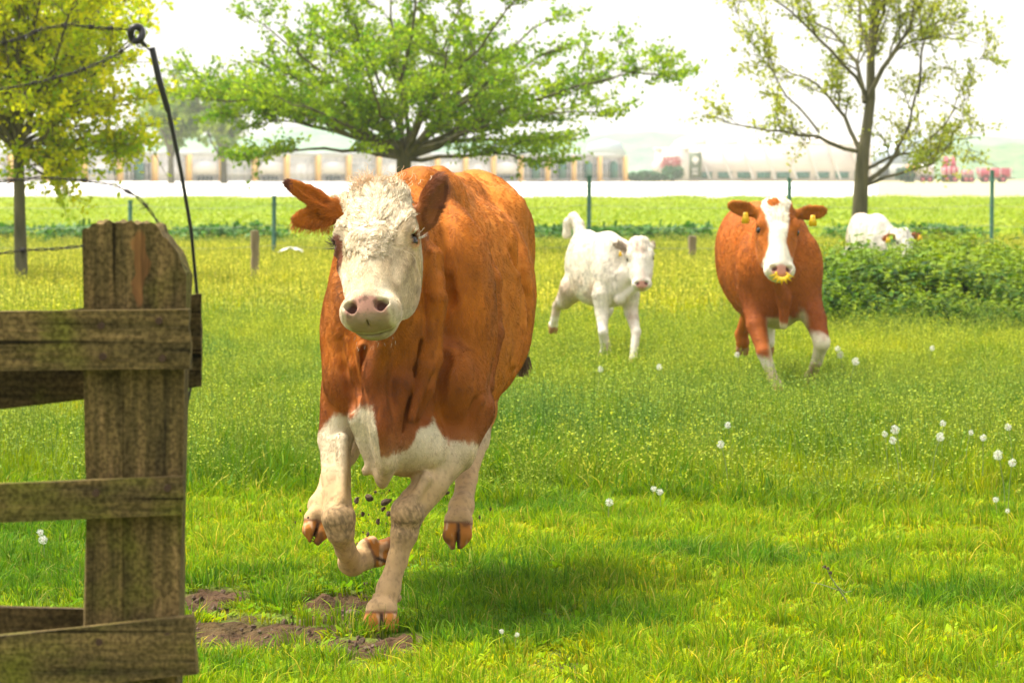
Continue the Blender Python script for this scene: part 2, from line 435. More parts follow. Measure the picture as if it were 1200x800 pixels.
def build_body(name, F, parent, origin, colfn, hoofs=(), ground=None):
    if ground is not None:
        zi = F.zs; F.D[:, :, zi < ground] = np.maximum(F.D[:, :, zi < ground], 0.01)
    V, Fc = F.mesh()
    N_ = vert_normals(V, Fc); headm = sstep(V[:, 1], 12.93, 13.05)
    V = V + N_ * (((vnoise(V * np.array([1.6, 1, .55]), 16, 17, 2) - .5) * .012 * headm + ((vnoise(V * np.array([1, 1, .4]), 60, 18, 2) - .5) * .0022 + (vnoise(V * np.array([.5, .5, 1.5]), 70, 19, 2) - .5) * .0012) * (V[:, 2] < .66))[:, None])
    C = colfn(V)
    o = mesh_np(name, V, Fc, hide_mat, parent, origin, smooth=True, colors=C)
    return o, V, Fc

def coat(V, Fc, parent, origin, n, colfn, combfn, lenfn, facing=None, rad=0.0007, seg=4, name='coat', seed=1, lift=.35, clump=0.0):
    rng = np.random.default_rng(seed)
    T, tn, ar = tri_areas(V, Fc)
    w = ar.copy()
    cen = V[T].mean(1)
    if facing is not None: w = w * facing(cen, tn)
    L = lenfn(cen); w = w * (L > 0)
    pick = rng.choice(len(T), n, p=w / w.sum())
    r1 = np.sqrt(rng.random(n)); r2 = rng.random(n)
    b0, b1, b2 = 1 - r1, r1 * (1 - r2), r1 * r2
    VN = vert_normals(V, Fc)
    t = T[pick]
    root = V[t[:, 0]] * b0[:, None] + V[t[:, 1]] * b1[:, None] + V[t[:, 2]] * b2[:, None]
    nn = VN[t[:, 0]] * b0[:, None] + VN[t[:, 1]] * b1[:, None] + VN[t[:, 2]] * b2[:, None]
    nn /= np.linalg.norm(nn, axis=1)[:, None] + 1e-9
    comb = combfn(root); comb = comb - (comb * nn).sum(1)[:, None] * nn; comb /= np.linalg.norm(comb, axis=1)[:, None] + 1e-9
    # locks: low-frequency swirl + per-hair jitter
    sw = (vnoise(root, 22, 5, 2) - .5) * 1.3 + rng.normal(0, .18, n)
    side = np.cross(nn, comb); d = comb * np.cos(sw)[:, None] + side * np.sin(sw)[:, None]
    lf = lift * (0.6 + 0.9 * vnoise(root, 40, 9, 2)) * np.where(root[:, 2] < .5, .5, 1) + rng.normal(0, .05, n)
    ln = lenfn(root) * rng.uniform(.7, 1.2, n)
    s = np.linspace(0, 1, seg)
    pts = np.zeros((n, seg, 3))
    for i, u in enumerate(s):
        up = lf * (u - .45 * u * u)
        pts[:, i] = root - nn * .001 + ln[:, None] * (d * u + nn * up[:, None])
    cols = colfn(root, True) * rng.uniform(.76, 1.24, n)[:, None] * (.48 + 1.04 * vnoise(root * np.array([1.7, .45, .55]), 62, 66, 2))[:, None]
    make_curves(name, pts, rad * np.linspace(1, .35, seg), cols, hair_mat, parent, origin)
    return root, nn, d

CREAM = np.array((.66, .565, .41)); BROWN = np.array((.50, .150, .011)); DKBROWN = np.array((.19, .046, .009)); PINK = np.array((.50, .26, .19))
def mix(a, b, t): t = np.clip(np.asarray(t), 0, 1)[:, None]; return a * (1 - t) + b * t
def sstep(x, a, b): t = np.clip((x - a) / (b - a), 0, 1); return t * t * (3 - 2 * t)

# ---------------------------------------------------------------- the running cow in front
def build_main_cow():
    org = np.array(P(455, 500, 13.6)); org[2] = 0.0
    root = empty('cow', tuple(org), 'big red-brown cow with a curly cream face and a torn ear, running at the front', 'cow')
    H = Head(P(437, 213, 12.80), P(427, 384, 12.47), math.radians(-11), 1.0)
    xs = axis_coords(P(322, 0, 12.6)[0], P(655, 0, 14.5)[0], .0042, .0075, [(P(326, 0, 12.85)[0], P(530, 0, 12.85)[0])])
    ys = axis_coords(12.33, 15.2, .0042, .0085, [(12.33, 12.98)])
    zs = axis_coords(-0.01, 1.50, .0042, .0070, [(.86, 1.48)])
    F = Field(xs, ys, zs)
    def X(px, Y): return P(px, 0, Y)[0]
    def Z(py, Y): return P(0, py, Y)[2]
    S = lambda Y, px, zt, zb, a, fr=.46: (Y, X(px, Y), zt, zb, a, fr)
    F.sweep([S(12.98, 462, .96, .68, .10, .5), S(13.06, 462, 1.10, .56, .135, .48), S(13.20, 466, 1.25, .51, .185, .46), S(13.45, 472, 1.40, .52, .235, .47), S(13.62, 477, 1.395, .53, .225, .46), S(13.80, 486, 1.385, .53, .268, .45),
             S(14.05, 503, 1.372, .60, .345, .50), S(14.35, 514, 1.375, .67, .325, .50), S(14.62, 528, 1.405, .76, .275, .52), S(14.85, 541, 1.36, .80, .215, .55), S(14.97, 545, 1.25, .92, .10, .55)], 2.35, .04)
    # spine, hooks, pins, ribs
    F.chain([P(492, 222, 13.35), P(512, 226, 13.8), P(535, 230, 14.3), P(560, 228, 14.6), P(566, 242, 14.9)], [.07, .055, .05, .05, .04], .10)
    for a, b in (((597, 246, 14.40), (588, 252, 14.55)), ((492, 244, 14.40), (500, 252, 14.55))):
        F.cone(P(*a), P(*b), .050, .06, .13)
    F.cone(P(597, 265, 14.7), P(585, 300, 14.8), .07, .10, .10)
    # neck, withers
    F.cone(H.p(0, .10, -.20), P(470, 300, 13.32), .120, .225, .08, np.array([1., 0, 0]), .80)
    F.cone(H.p(0, .16, -.24), P(464, 400, 13.06), .095, .165, .06, np.array([1., 0, 0]), .74)
    # dewlap folds hanging from the throat to the brisket
    F.chain([H.p(.0, .36, -.26), P(441, 440, 12.93), P(447, 500, 12.91), P(452, 535, 12.93), P(449, 562, 12.98)], [.035, .050, .052, .040, .020], .045, np.array([1., 0, 0]), .55)
    F.chain([P(483, 380, 12.99), P(470, 450, 12.94), P(457, 515, 12.92)], [.03, .03, .022], .03)
    F.chain([P(425, 410, 12.96), P(436, 470, 12.93), P(448, 520, 12.92)], [.02, .022, .018], .022)
    F.cone(P(430, 490, 12.99), P(440, 535, 13.0), .060, .030, .05)
    F.cone(P(438, 545, 12.99), P(429, 552, 13.0), .016, .012, .015)
    F.ell(P(470, 515, 13.08), (.115, .12, .105), None, .07)
    F.ell(P(447, 556, 12.98), (.018, .028, .030), None, .03)
    F.ell(P(500, 530, 13.12), (.085, .11, .075), None, .06)
    # shoulders and upper arms
    F.ell(P(412, 395, 13.17), (.098, .16, .25), None, .045)
    F.ell(P(540, 372, 13.24), (.118, .15, .30), None, .030)
    F.ell(P(528, 440, 13.10), (.075, .09, .10), None, .04)
    F.ell(P(532, 305, 13.30), (.075, .16, .17), None, .08)
    F.ell(P(410, 445, 13.10), (.080, .10, .11), None, .045)
    F.ell(P(535, 455, 13.18), (.095, .12, .15), None, .04)
    F.cone(P(556, 360, 13.36), P(566, 450, 13.36), .035, .035, .04)
    # folds of skin between neck and shoulder
    F.chain([P(508, 300, 13.02), P(512, 380, 13.02), P(500, 455, 13.0)], [.03, .03, .02], .03)
    # creases: behind the shoulder, between neck and shoulder, along the flank
    def groove(pts, r, k):
        for i in range(len(pts) - 1): F.cone(pts[i], pts[i + 1], r, r, k, mode='sub')
    F.chain([P(500, 300, 12.98), P(508, 360, 12.97), P(500, 430, 12.95), P(482, 490, 12.94)], [.022, .024, .020, .012], .02)
    F.chain([P(536, 262, 13.42), P(556, 290, 13.40), P(568, 330, 13.38), P(571, 390, 13.36), P(562, 450, 13.30), P(548, 495, 13.24)], [.03, .042, .050, .050, .044, .035], .016)
    def on(pts, y0=12.85, y1=14.9, push=0.0):
        out = []
        n_ = len(pts); 
        for q in pts:
            h = F.hit(q[0], q[1], y0, y1)
            if h is not None: out.append(h + np.array([0, push, 0]))
        return out
    def fold(pts, dx, ridge, ditch, kr=.018, kd=.022, y0=12.95):
        """a skin fold: a ditch along pts and a rounded lip beside it"""
        g = on(pts, y0); r_ = on([(x + dx, y) for x, y in pts], y0, push=.008)
        for q in range(len(r_) - 1):
            if np.linalg.norm(r_[q] - r_[q + 1]) < .3: F.cone(r_[q], r_[q + 1], ridge, ridge, kr)
        for q in range(len(g) - 1):
            if np.linalg.norm(g[q] - g[q + 1]) < .3: F.cone(g[q], g[q + 1], ditch, ditch, kd, mode='sub')
    fold([(522, 330), (524, 350), (524, 380), (520, 420), (511, 455), (498, 485)], -10, .022, .020, .02, .03)
    fold([(490, 400), (483, 430), (474, 465), (466, 500), (460, 525)], -8, .018, .008)
    fold([(428, 412), (430, 440), (436, 470), (444, 500)], 9, .018, .014)
    fold([(398, 400), (404, 430), (410, 455), (414, 478)], 8, .012, .009)
    fold([(452, 415), (452, 450), (454, 490)], 6, .009, .007)
    fold([(600, 300), (612, 322), (620, 350), (618, 385), (608, 425)], -7, .018, .020, .02, .035, 13.6)
    fold([(594, 262), (606, 282), (612, 305)], -6, .008, .012, .03, .04, 13.9)
    fold([(556, 470), (545, 500), (538, 520)], 7, .010, .008)
    # forelegs
    F.chain([P(405, 460, 13.15), P(393, 515, 13.12), P(394, 560, 13.05), P(396, 606, 12.98), P(399, 622, 12.98), P(405, 645, 13.05), P(413, 660, 13.14)], [.080, .053, .045, .048, .042, .031, .037], .018)
    F.ell(P(398, 607, 12.965), (.050, .045, .048), None, .014)
    F.cone(P(402, 515, 13.05), P(401, 585, 12.96), .018, .014, .02)
    groove([P(411, 530, 13.0), P(411, 590, 12.95)], .006, .014)
    F.chain([P(413, 658, 13.14), P(431, 652, 13.20)], [.040, .037], .018)
    hoof1 = (P(432, 650, 13.20), (.80, .35, .30), (.35, .1, .93), (.5, .3, -.3))
    hoof_sdf(F, *hoof1, L=.055, w=.025)
    F.chain([P(538, 480, 13.22), P(528, 525, 13.16), P(505, 566, 13.08), P(478, 600, 13.02), P(474, 625, 13.0), P(466, 655, 13.0), P(455, 690, 12.99), P(449, 715, 12.97)], [.115, .080, .055, .050, .040, .029, .036, .038], .018)
    F.ell(P(477, 601, 12.985), (.050, .045, .048), None, .014)
    F.cone(P(478, 640, 13.035), P(458, 695, 13.02), .014, .016, .012)      # tendons behind the cannon
    F.cone(P(500, 560, 13.01), P(482, 590, 12.975), .018, .014, .02)
    groove([P(503, 545, 12.96), P(492, 590, 12.96)], .006, .015)
    F.ell(P(464, 700, 13.04), (.020, .018, .018), None, .012); F.ell(P(442, 700, 13.04), (.018, .018, .018), None, .012)
    hoof2 = (P(447, 716, 12.955), (0, -.16, -1), (1, .05, 0), (0, -1, 0))
    hoof_sdf(F, *hoof2, L=.062, w=.030, tip=.90)
    # hind legs (both off the ground, swung forward)
    F.chain([P(562, 350, 14.50), P(560, 430, 14.35), P(558, 480, 14.22), P(556, 515, 14.15), P(547, 560, 13.98), P(541, 592, 13.86), P(538, 606, 13.82)], [.160, .100, .065, .046, .033, .039, .037], .025)
    F.cone(P(551, 530, 14.2), P(549, 585, 13.95), .018, .02, .012)
    hoof3 = (P(537, 612, 13.80), (-.06, -.22, -1), (1, .05, 0), (-.05, -1, .1))
    hoof_sdf(F, *hoof3, L=.088, w=.029, tip=.52)
    F.ell(P(521, 585, 13.9), (.013, .018, .022), None, .01)
    F.chain([P(450, 360, 14.55), P(440, 440, 14.35), P(415, 500, 14.22), P(402, 530, 14.15), P(388, 560, 14.0), P(376, 592, 13.88), P(374, 603, 13.84)], [.20, .12, .072, .046, .033, .038, .036], .025)
    hoof4 = (P(372, 610, 13.82), (-.12, -.22, -1), (1, .2, -.35), (-.05, -1, .1))
    hoof_sdf(F, *hoof4, L=.076, w=.028, tip=.55)
    head_sdf(F, H)
    # ears: torn one at image left, upright cupped one at image right
    def leaf(a, b, wid, th, nrm, cup=True, k=.02, off=.5):
        a, b = np.asarray(a), np.asarray(b); ax = unit(b - a); nr = unit(np.asarray(nrm) - np.dot(nrm, ax) * ax); wd = np.cross(ax, nr)
        c = (a + b) / 2; R = np.array([ax, wd, nr]); L = np.linalg.norm(b - a) / 2
        F.ell(c, (L, wid, th), R, k)
        if cup: F.ell(c + nr * th * .95 + ax * L * .06, (L * .80, wid * .74, th * .85), R, .006, 'sub')
    F.cone(P(402, 246, 12.90), P(380, 250, 12.87), .038, .030, .03)
    leaf(P(400, 250, 12.89), P(333, 212, 12.83), .028, .013, (-.3, -1, .35), True)
    leaf(P(396, 252, 12.885), P(342, 258, 12.83), .034, .014, (-.2, -1, -.1), True)
    F.cone(P(484, 252, 12.92), P(497, 256, 12.90), .034, .030, .03)
    leaf(P(492, 270, 12.90), P(518, 204, 12.87), .038, .030, (.55, -.75, .1), True, .02)
    # tail root and tail swung to the right behind the flank
    F.chain([P(560, 245, 14.93), P(572, 290, 15.06), P(592, 340, 15.05), P(606, 380, 14.98), P(598, 385, 14.95)], [.045, .03, .024, .02, .018], .03)
    hoofs = [hoof1, hoof2, hoof3, hoof4]; Ls = [.055, .062, .082, .070]
    eyes = eye_info(H)

    def colfn(V, hair=False):
        n1 = vnoise(V, 9, 3, 3); n2 = vnoise(V, 60, 4, 2); n3 = vnoise(V, 3, 8, 2)
        Yd = V[:, 1]; px = 600 + V[:, 0] / Yd * F_PX; py = 197 + (CAM_H - V[:, 2]) / Yd * F_PX
        n5 = vnoise(V, 3.6, 28, 2)
        br = BROWN * np.clip(0.50 + .62 * n1 + .45 * (n5 - .5) + .25 * (n2 - .5), .3, 1.1)[:, None]
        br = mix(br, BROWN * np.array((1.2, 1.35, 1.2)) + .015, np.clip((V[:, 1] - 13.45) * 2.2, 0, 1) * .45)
        br = mix(br, DKBROWN * 1.15, (1 - sstep(V[:, 2] + (n1 - .5) * .4, .62, 1.12)) * .80 * (1 - sstep(V[:, 1], 13.4, 13.6)))  # darker coat low in front, deepened in colour to stand for shade
        cr = CREAM * (0.86 + .22 * n1)[:, None]
        C = br
        # brisket and leg line
        zb = np.interp(px, [365, 372, 392, 410, 425, 438, 446, 462, 482, 489, 508, 520, 540, 552, 640], [508, 502, 492, 488, 472, 474, 536, 534, 522, 504, 500, 513, 519, 520, 520])
        front = Yd < 13.62
        w = sstep(py + (n1 - .5) * 24 + (n2 - .5) * 12, zb - 4, zb + 4)
        C = mix(C, cr, np.where(front, w, 0))
        hind = Yd >= 13.62
        legz = sstep(py + (n1 - .5) * 30, 495, 512) * (((px > 505) & (px < 600)) | (px < 430))
        C = mix(C, cr, np.where(hind, legz, 0))
        # worn, earthy legs and knees
        low = sstep(V[:, 2], .66, .40) * (V[:, 2] < .72)
        C = mix(C, np.array((.50, .30, .13)) * (.7 + .6 * vnoise(V, 24, 43, 3))[:, None], low * .85); C = mix(C, np.array((.20, .13, .07)), low * sstep(vnoise(V, 110, 44, 3), .50, .74) * .45)
        for c, r in ((P(398, 610, 12.95), .075), (P(478, 612, 12.98), .085)):
            d = np.linalg.norm(V - c, axis=1); C = mix(C, np.array((.14, .095, .05)), (1 - sstep(d + (vnoise(V, 60, 76, 2) - .5) * .06, r * .35, r * 1.15)) * .85 * sstep(vnoise(V, 150, 77, 3), .28, .66))
        # head
        l, d, n = H.loc(V)
        inh = (d < .56) & (n > -.30 + .0 * d) & (np.abs(l) < .17) & (Yd < 13.02)
        edge = np.interp(d, [-.1, .0, .08, .16, .26, .40, .6], [-.10, -.13, -.20, -.22, -.27, -.26, -.25])
        fw = sstep(n + (n1 - .5) * .04, edge - .006, edge + .006) * inh * sstep(.142 - np.abs(l), -.004, .004)
        C = mix(C, cr * np.array((1.0, 1.0, .98)), fw)
        for pp, A in ((d, .0),):
            C = mix(C, np.array((.66, .44, .24)), fw * (1 - sstep(d, -.03, .06)) * .75); C = mix(C, np.array((.52, .33, .15)), fw * sstep(np.abs(l), .075, .115) * sstep(n1, .40, .60) * .5)
        C = mix(C, np.array((.33, .235, .125)), fw * (1 - sstep(d + 3.5 * np.abs(l) ** 1.5 , .20, .34)) * .85)  # tan under the forelock darkened as painted shade between the locks
        # faint yellow-brown stain on the face and cheeks; painted shade on the image-right cheek
        C = mix(C, np.array((.50, .36, .19)), fw * sstep(n1, .44, .66) * .55 * sstep(d, .05, .2)); C = mix(C, np.array((.42, .30, .17)), fw * sstep(vnoise(V, 34, 58, 3), .50, .66) * .45); C = mix(C, np.array((.40, .30, .18)), fw * sstep(l, .05, .10) * sstep(d, .18, .3) * .45)
        # brown rings of the eyes
        for c, o, sg in eyes:
            q = V - c; r = np.linalg.norm(q - o * .02, axis=1)
            dd = q @ H.D
            if sg < 0:
                ell = np.sqrt(((q @ H.L) / .030) ** 2 + ((dd - .018) / .062) ** 2 + ((q @ H.N) / .06) ** 2)
                C = mix(C, np.array((.17, .055, .025)), (1 - sstep(ell + (n1 - .5) * .4, .85, 1.05)) * inh)
            else: C = mix(C, np.array((.52, .22, .07)), (1 - sstep(r + (n1 - .5) * .01, .024, .034)) * inh)
            C = mix(C, np.array((.05, .03, .03)) if sg < 0 else np.array((.10, .045, .03)), (1 - sstep(r, .017, .026)) * inh)
        # nose pad, nostrils, mouth
        nose = (1 - sstep(np.sqrt((l / .068) ** 2 + ((d - .484) / .050) ** 2) + (n2 - .5) * .25, .85, 1.05)) * (n > -.085) * inh
        C = mix(C, PINK * (.65 + .5 * n1)[:, None], nose)
        C = mix(C, np.array((.13, .075, .05)), nose * sstep(vnoise(V, 85, 47, 2), .50, .66) * .7)
        C = mix(C, np.array((.30, .21, .12)), nose * sstep(d, .486, .50) * .5)
        for sg in (-1, 1):
            r = np.sqrt(((l - sg * .048) / .020) ** 2 + ((d - .463) / .016) ** 2)
            C = mix(C, np.array((.09, .035, .025)), (1 - sstep(r, .75, 1.15)) * (n < -.005) * (n > -.06) * inh)
        lip = sstep(d + (n1 - .5) * .02 + .035 * (n < -.088), .474, .494) * (n > -.18) * inh * (1 - sstep(np.abs(l), .050, .075))
        C = mix(C, np.array((.30, .22, .13)), lip * (.35 + .65 * n2))
        C = mix(C, np.array((.16, .11, .07)), lip * (1 - sstep(np.abs(n + .104), .002, .012)) * .6)
        # ears
        el = (px < 404) & (Yd > 12.78) & (Yd < 12.97) & (py < 280)
        C[el] = (BROWN * .85) * (.75 + .5 * n1[el])[:, None]
        tip = el & (px < 343) & (py < 225); C[tip] = np.array((.16, .05, .03))
        er = (Yd > 12.80) & (Yd < 13.0) & (py < 285) & (py > 195) & (px > 484 + np.maximum(0, 240 - py) * .35)
        C[er] = (BROWN * .55 + np.array((.05, .03, .025))) * (.75 + .5 * n1[er])[:, None]
        ri = er & (px > 500) & (py < 245); C[ri] = C[ri] * .75 + np.array((.03, .01, .015))
        # hooves
        for (top, dr, lat, fwd), L in zip(hoofs, Ls):
            dr, lat = unit(dr), unit(lat); q = V - top; t = q @ dr; dl = q @ lat; rr = np.linalg.norm(q - np.outer(t, dr), axis=1)
            m = (rr < .095) & (t > -.02) & (t < L + .05)
            hc = mix(np.tile(np.array((.44, .16, .025)), (len(V), 1)), np.array((.74, .55, .38)), sstep(vnoise(V * np.array([1, 1, .25]), 60, 71, 2), .58, .74) * .5); hc = mix(hc, np.array((.14, .06, .025)), sstep(vnoise(V, 26, 72, 2), .5, .7) * .7)
            hc = mix(hc, np.array((.07, .035, .02)), (1 - sstep(np.abs(dl), .003, .009)))
            hc = mix(hc, np.array((.12, .05, .03)), sstep(t, L - .01, L + .015) * .6)
            C = np.where(m[:, None], mix(C, hc, sstep(t, .002, .008)), C)
            C = np.where(m[:, None], mix(C, np.array((.16, .06, .03)), (1 - sstep(np.abs(t - .003), .003, .007)) * .8), C)
        return np.clip(C, .004, .95)

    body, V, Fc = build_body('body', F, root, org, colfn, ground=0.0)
    eyesM = []
    for c, o, sg in eyes:
        eb = bpy.data.meshes.new('eye'); import bmesh
        bm = bmesh.new(); bmesh.ops.create_uvsphere(bm, u_segments=24, v_segments=16, radius=.0250); bm.to_mesh(eb); bm.free()
        for p in eb.polygons: p.use_smooth = True
        eb.materials.append(eye_mat)
        e = bpy.data.objects.new('eye', eb); COL.objects.link(e); e.parent = root; e.location = tuple(c + o * .0025 - org)
    # coat
    def hoofmask(Q):
        m = np.ones(len(Q), bool)
        for (top, dr, lat, fwd), L in zip(hoofs, Ls):
            t = (Q - top) @ unit(dr); r = np.linalg.norm(Q - top - np.outer(t, unit(dr)), axis=1); m &= ~((r < .095) & (t > -.004 + .006 * vnoise(Q, 60, 3, 1)) & (t < L + .06))
        l, d, n = H.loc(Q)
        m &= ~((d > .438) & (np.abs(l) < .076 - .3 * np.maximum(0, .46 - d)) & (n > -.12) & (d < .58) & (Q[:, 1] < 12.9))
        for c, o, sg in eyes: m &= np.linalg.norm(Q - c - o * .012, axis=1) > .0245
        return m
    def lenfn(Q):
        l, d, n = H.loc(Q); hd = (d < .56) & (n > -.3) & (Q[:, 1] < 13.0) & (np.abs(l) < .2)
        L = np.full(len(Q), .0115)
        L = np.interp(Q[:, 2], [0, .45, .58, .75], [.0060, .0065, .0095, .0115])
        L = np.where(hd, np.interp(d, [0, .1, .2, .27, .5], [.022, .020, .015, .012, .007]), L)
        return L * hoofmask(Q)
    def combfn(Q):
        l, d, n = H.loc(Q); hd = (d < .56) & (n > -.3) & (Q[:, 1] < 13.0) & (np.abs(l) < .2)
        body = np.stack([np.zeros(len(Q)), np.full(len(Q), .8), np.full(len(Q), -.75)], 1)
        hv = np.outer(np.where(d > .24, 1, -1) * np.minimum(1, np.abs(d - .24) * 12 + .15), H.D) + np.outer(np.sign(l) * .6 * (d < .24) + l * 3, H.L)
        ear = (Q[:, 1] < 13.0) & (np.abs(l) > .125) & (d < .17)
        ev = np.outer(np.sign(l), H.L)
        c = np.where(hd[:, None], hv, body); c = np.where(ear[:, None], ev, c)
        c = np.where((Q[:, 2] < .62)[:, None], np.array([0, .1, -1.]), c)
        return c
    facing = lambda c, n: np.where(n[:, 1] < .35, 1.0, .12) * np.where(c[:, 1] > 14.3, .6, 1.0) * np.where(c[:, 1] < 12.95, 1.9, 1.0)
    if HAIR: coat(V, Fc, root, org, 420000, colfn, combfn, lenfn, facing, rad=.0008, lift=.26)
    # curly locks of the forehead and the tuft on the poll
    rng = np.random.default_rng(5); VN = vert_normals(V, Fc)
    l, d, n = H.loc(V)
    sel = np.where((d > -.05) & (d < .325 - 14 * l * l - .10 * vnoise(V, 22, 31, 1)) & (n > -.075) & (np.abs(l) < .112) & (V[:, 1] < 12.95))[0]
    nl = 760 if HAIR else 1; roots = sel[rng.integers(0, len(sel), nl)]; allp = []; cols = []
    for r in roots:
        c0 = V[r]; nn = VN[r]; dl, dd = l[r], d[r]
        flow = (-H.D * (1 if dd < .17 else (-.8 if dd > .24 else rng.uniform(-.6, .6))) + H.L * np.sign(dl) * rng.uniform(.1, 1.1)); flow = unit(flow - np.dot(flow, nn) * nn); sd = np.cross(nn, flow)
        ln = rng.uniform(.032, .062) * (1.0 if dd > .04 else 1.3) * float(np.interp(dd, [.13, .22, .3], [1, .6, .35])); ph = rng.uniform(0, 6.28); wv = rng.uniform(.004, .010); fq = rng.uniform(5, 9)
        lk = rng.uniform(.6, 1.45); nh = 26; u = np.linspace(0, 1, 8)
        base = c0 + (rng.normal(0, .006, (nh, 1)) * flow + rng.normal(0, .0042, (nh, 1)) * sd)
        for h in range(nh):
            w = wv * np.sin(ph + fq * u + rng.normal(0, .45)) * (u + .15)
            up = .16 * ln * (u - u * u * .8) + .003 - (u * ln) ** 2 / .20
            tk = base[h] * 1.0
            conv = (c0 - tk) * .25
            p = tk + np.outer(u, conv) + np.outer(u * ln, flow) + np.outer(w - w[0], sd) + np.outer(up + .003 * np.cos(ph + fq * u) * u, nn)
            allp.append(p); t = rng.uniform(.65, 1.25) * lk
            cols.append(np.clip(mix(CREAM[None] * t, np.array((.45, .29, .13)), np.array([max(0, rng.normal(.22, .2)) + (.35 if dd < .02 else 0)]))[0], 0, .95))
    # poll tuft standing up
    for r in range(900):
        lx = rng.normal(-.034, .018) if rng.random() < .85 else rng.normal(.05, .03); c0 = H.p(lx, rng.normal(.0, .012), -.045 + rng.normal(0, .02))
        dirn = unit(-H.D * 1.0 + H.L * (rng.normal(-.15, .5)) + H.N * rng.normal(.25, .35)); ln = rng.uniform(.025, .060); u = np.linspace(0, 1, 8)
        sd = unit(np.cross(dirn, H.N)); ph = rng.uniform(0, 6)
        p = c0 + np.outer(u * ln, dirn) + np.outer(.007 * np.sin(ph + 6 * u) * u, sd) + np.outer(-u * u * .012, np.array([0, 0, 1]))
        allp.append(p); cols.append(mix(CREAM[None], np.array((.62, .30, .12)), np.array([rng.uniform(.1, .8)]))[0])
    make_curves('forelock', np.array(allp), np.linspace(.0010, .0004, 8), np.array(cols), hair_mat, root, org)
    # lashes, ear fringe, whiskers
    lp = []; lc = []; rr = []
    for c, o, sg in eyes:
        wd = unit(np.cross(H.D, o))
        for i in range(46 if sg < 0 else 20):
            t = rng.uniform(-1, 1); b = c + o * (.0265 - .004 * t * t) - H.D * (.0165 - .009 * t * t) + wd * t * .021
            dirn = unit(o * .9 + wd * t * .5 - H.D * rng.uniform(-.15, .45) + np.array([0, 0, -.12])); ln = rng.uniform(.022, .034); u = np.linspace(0, 1, 8)
            lp.append(b + np.outer(u * ln, dirn) + np.outer(u * u * .007, -H.D)); lc.append((.85, .82, .72) if sg > 0 else (.06, .04, .04)); 
    for i in range(14):
        b = H.p(rng.normal(0, .05), .50 + rng.uniform(-.01, .02), -.14 + rng.uniform(-.02, .02)); dirn = unit(H.D + H.L * rng.normal(0, .4) + np.array([0, -.2, -.4])); u = np.linspace(0, 1, 8)
        lp.append(b + np.outer(u * rng.uniform(.008, .018), dirn)); lc.append((.6, .55, .42))
    for i in range(900):   # fringe of the ears
        if rng.random() < .55:
            t = rng.uniform(.1, 1); b = P(396 - 54 * t, 266 + rng.uniform(-8, 5) - 3 * t, 12.845 + rng.normal(0, .006)); dirn = unit(np.array([-.5, -.2, -1]) + rng.normal(0, .3, 3))
        else:
            t = rng.uniform(0, 1); b = P(388 - 50 * t, 246 - 30 * t, 12.84); dirn = unit(np.array([-1, -.3, .2]) + rng.normal(0, .35, 3))
        u = np.linspace(0, 1, 8); lp.append(b + np.outer(u * rng.uniform(.012, .028), dirn)); lc.append(tuple(BROWN * rng.uniform(.6, 1.2)))
    make_curves('eyelashes', np.array(lp), np.linspace(.0006, .0002, 8), np.array(lc), lash_mat, root, org)
    # tail tuft and dirty clotted hair beside the flank
    tp = []; tc = []
    for i in range(700):
        u = np.linspace(0, 1, 8); b = P(599, 385, 14.95) + rng.normal(0, .010, 3); 
        e = P(611 + rng.normal(0, 4), 420 + rng.uniform(-12, 22), 14.95); p = b + np.outer(u, e - b) + np.outer(np.sin(u * 3 + rng.uniform(0, 6)) * .008 * u, (1, 0, 0)) + np.outer(u * (1 - u) * .05, (1, 0, 0))
        tp.append(p); tc.append(np.array((.12, .07, .035)) * rng.uniform(.5, 1.6))
    make_curves('tail_switch', np.array(tp), np.linspace(.0016, .0008, 8), np.array(tc), hair_mat, root, org)
    return root
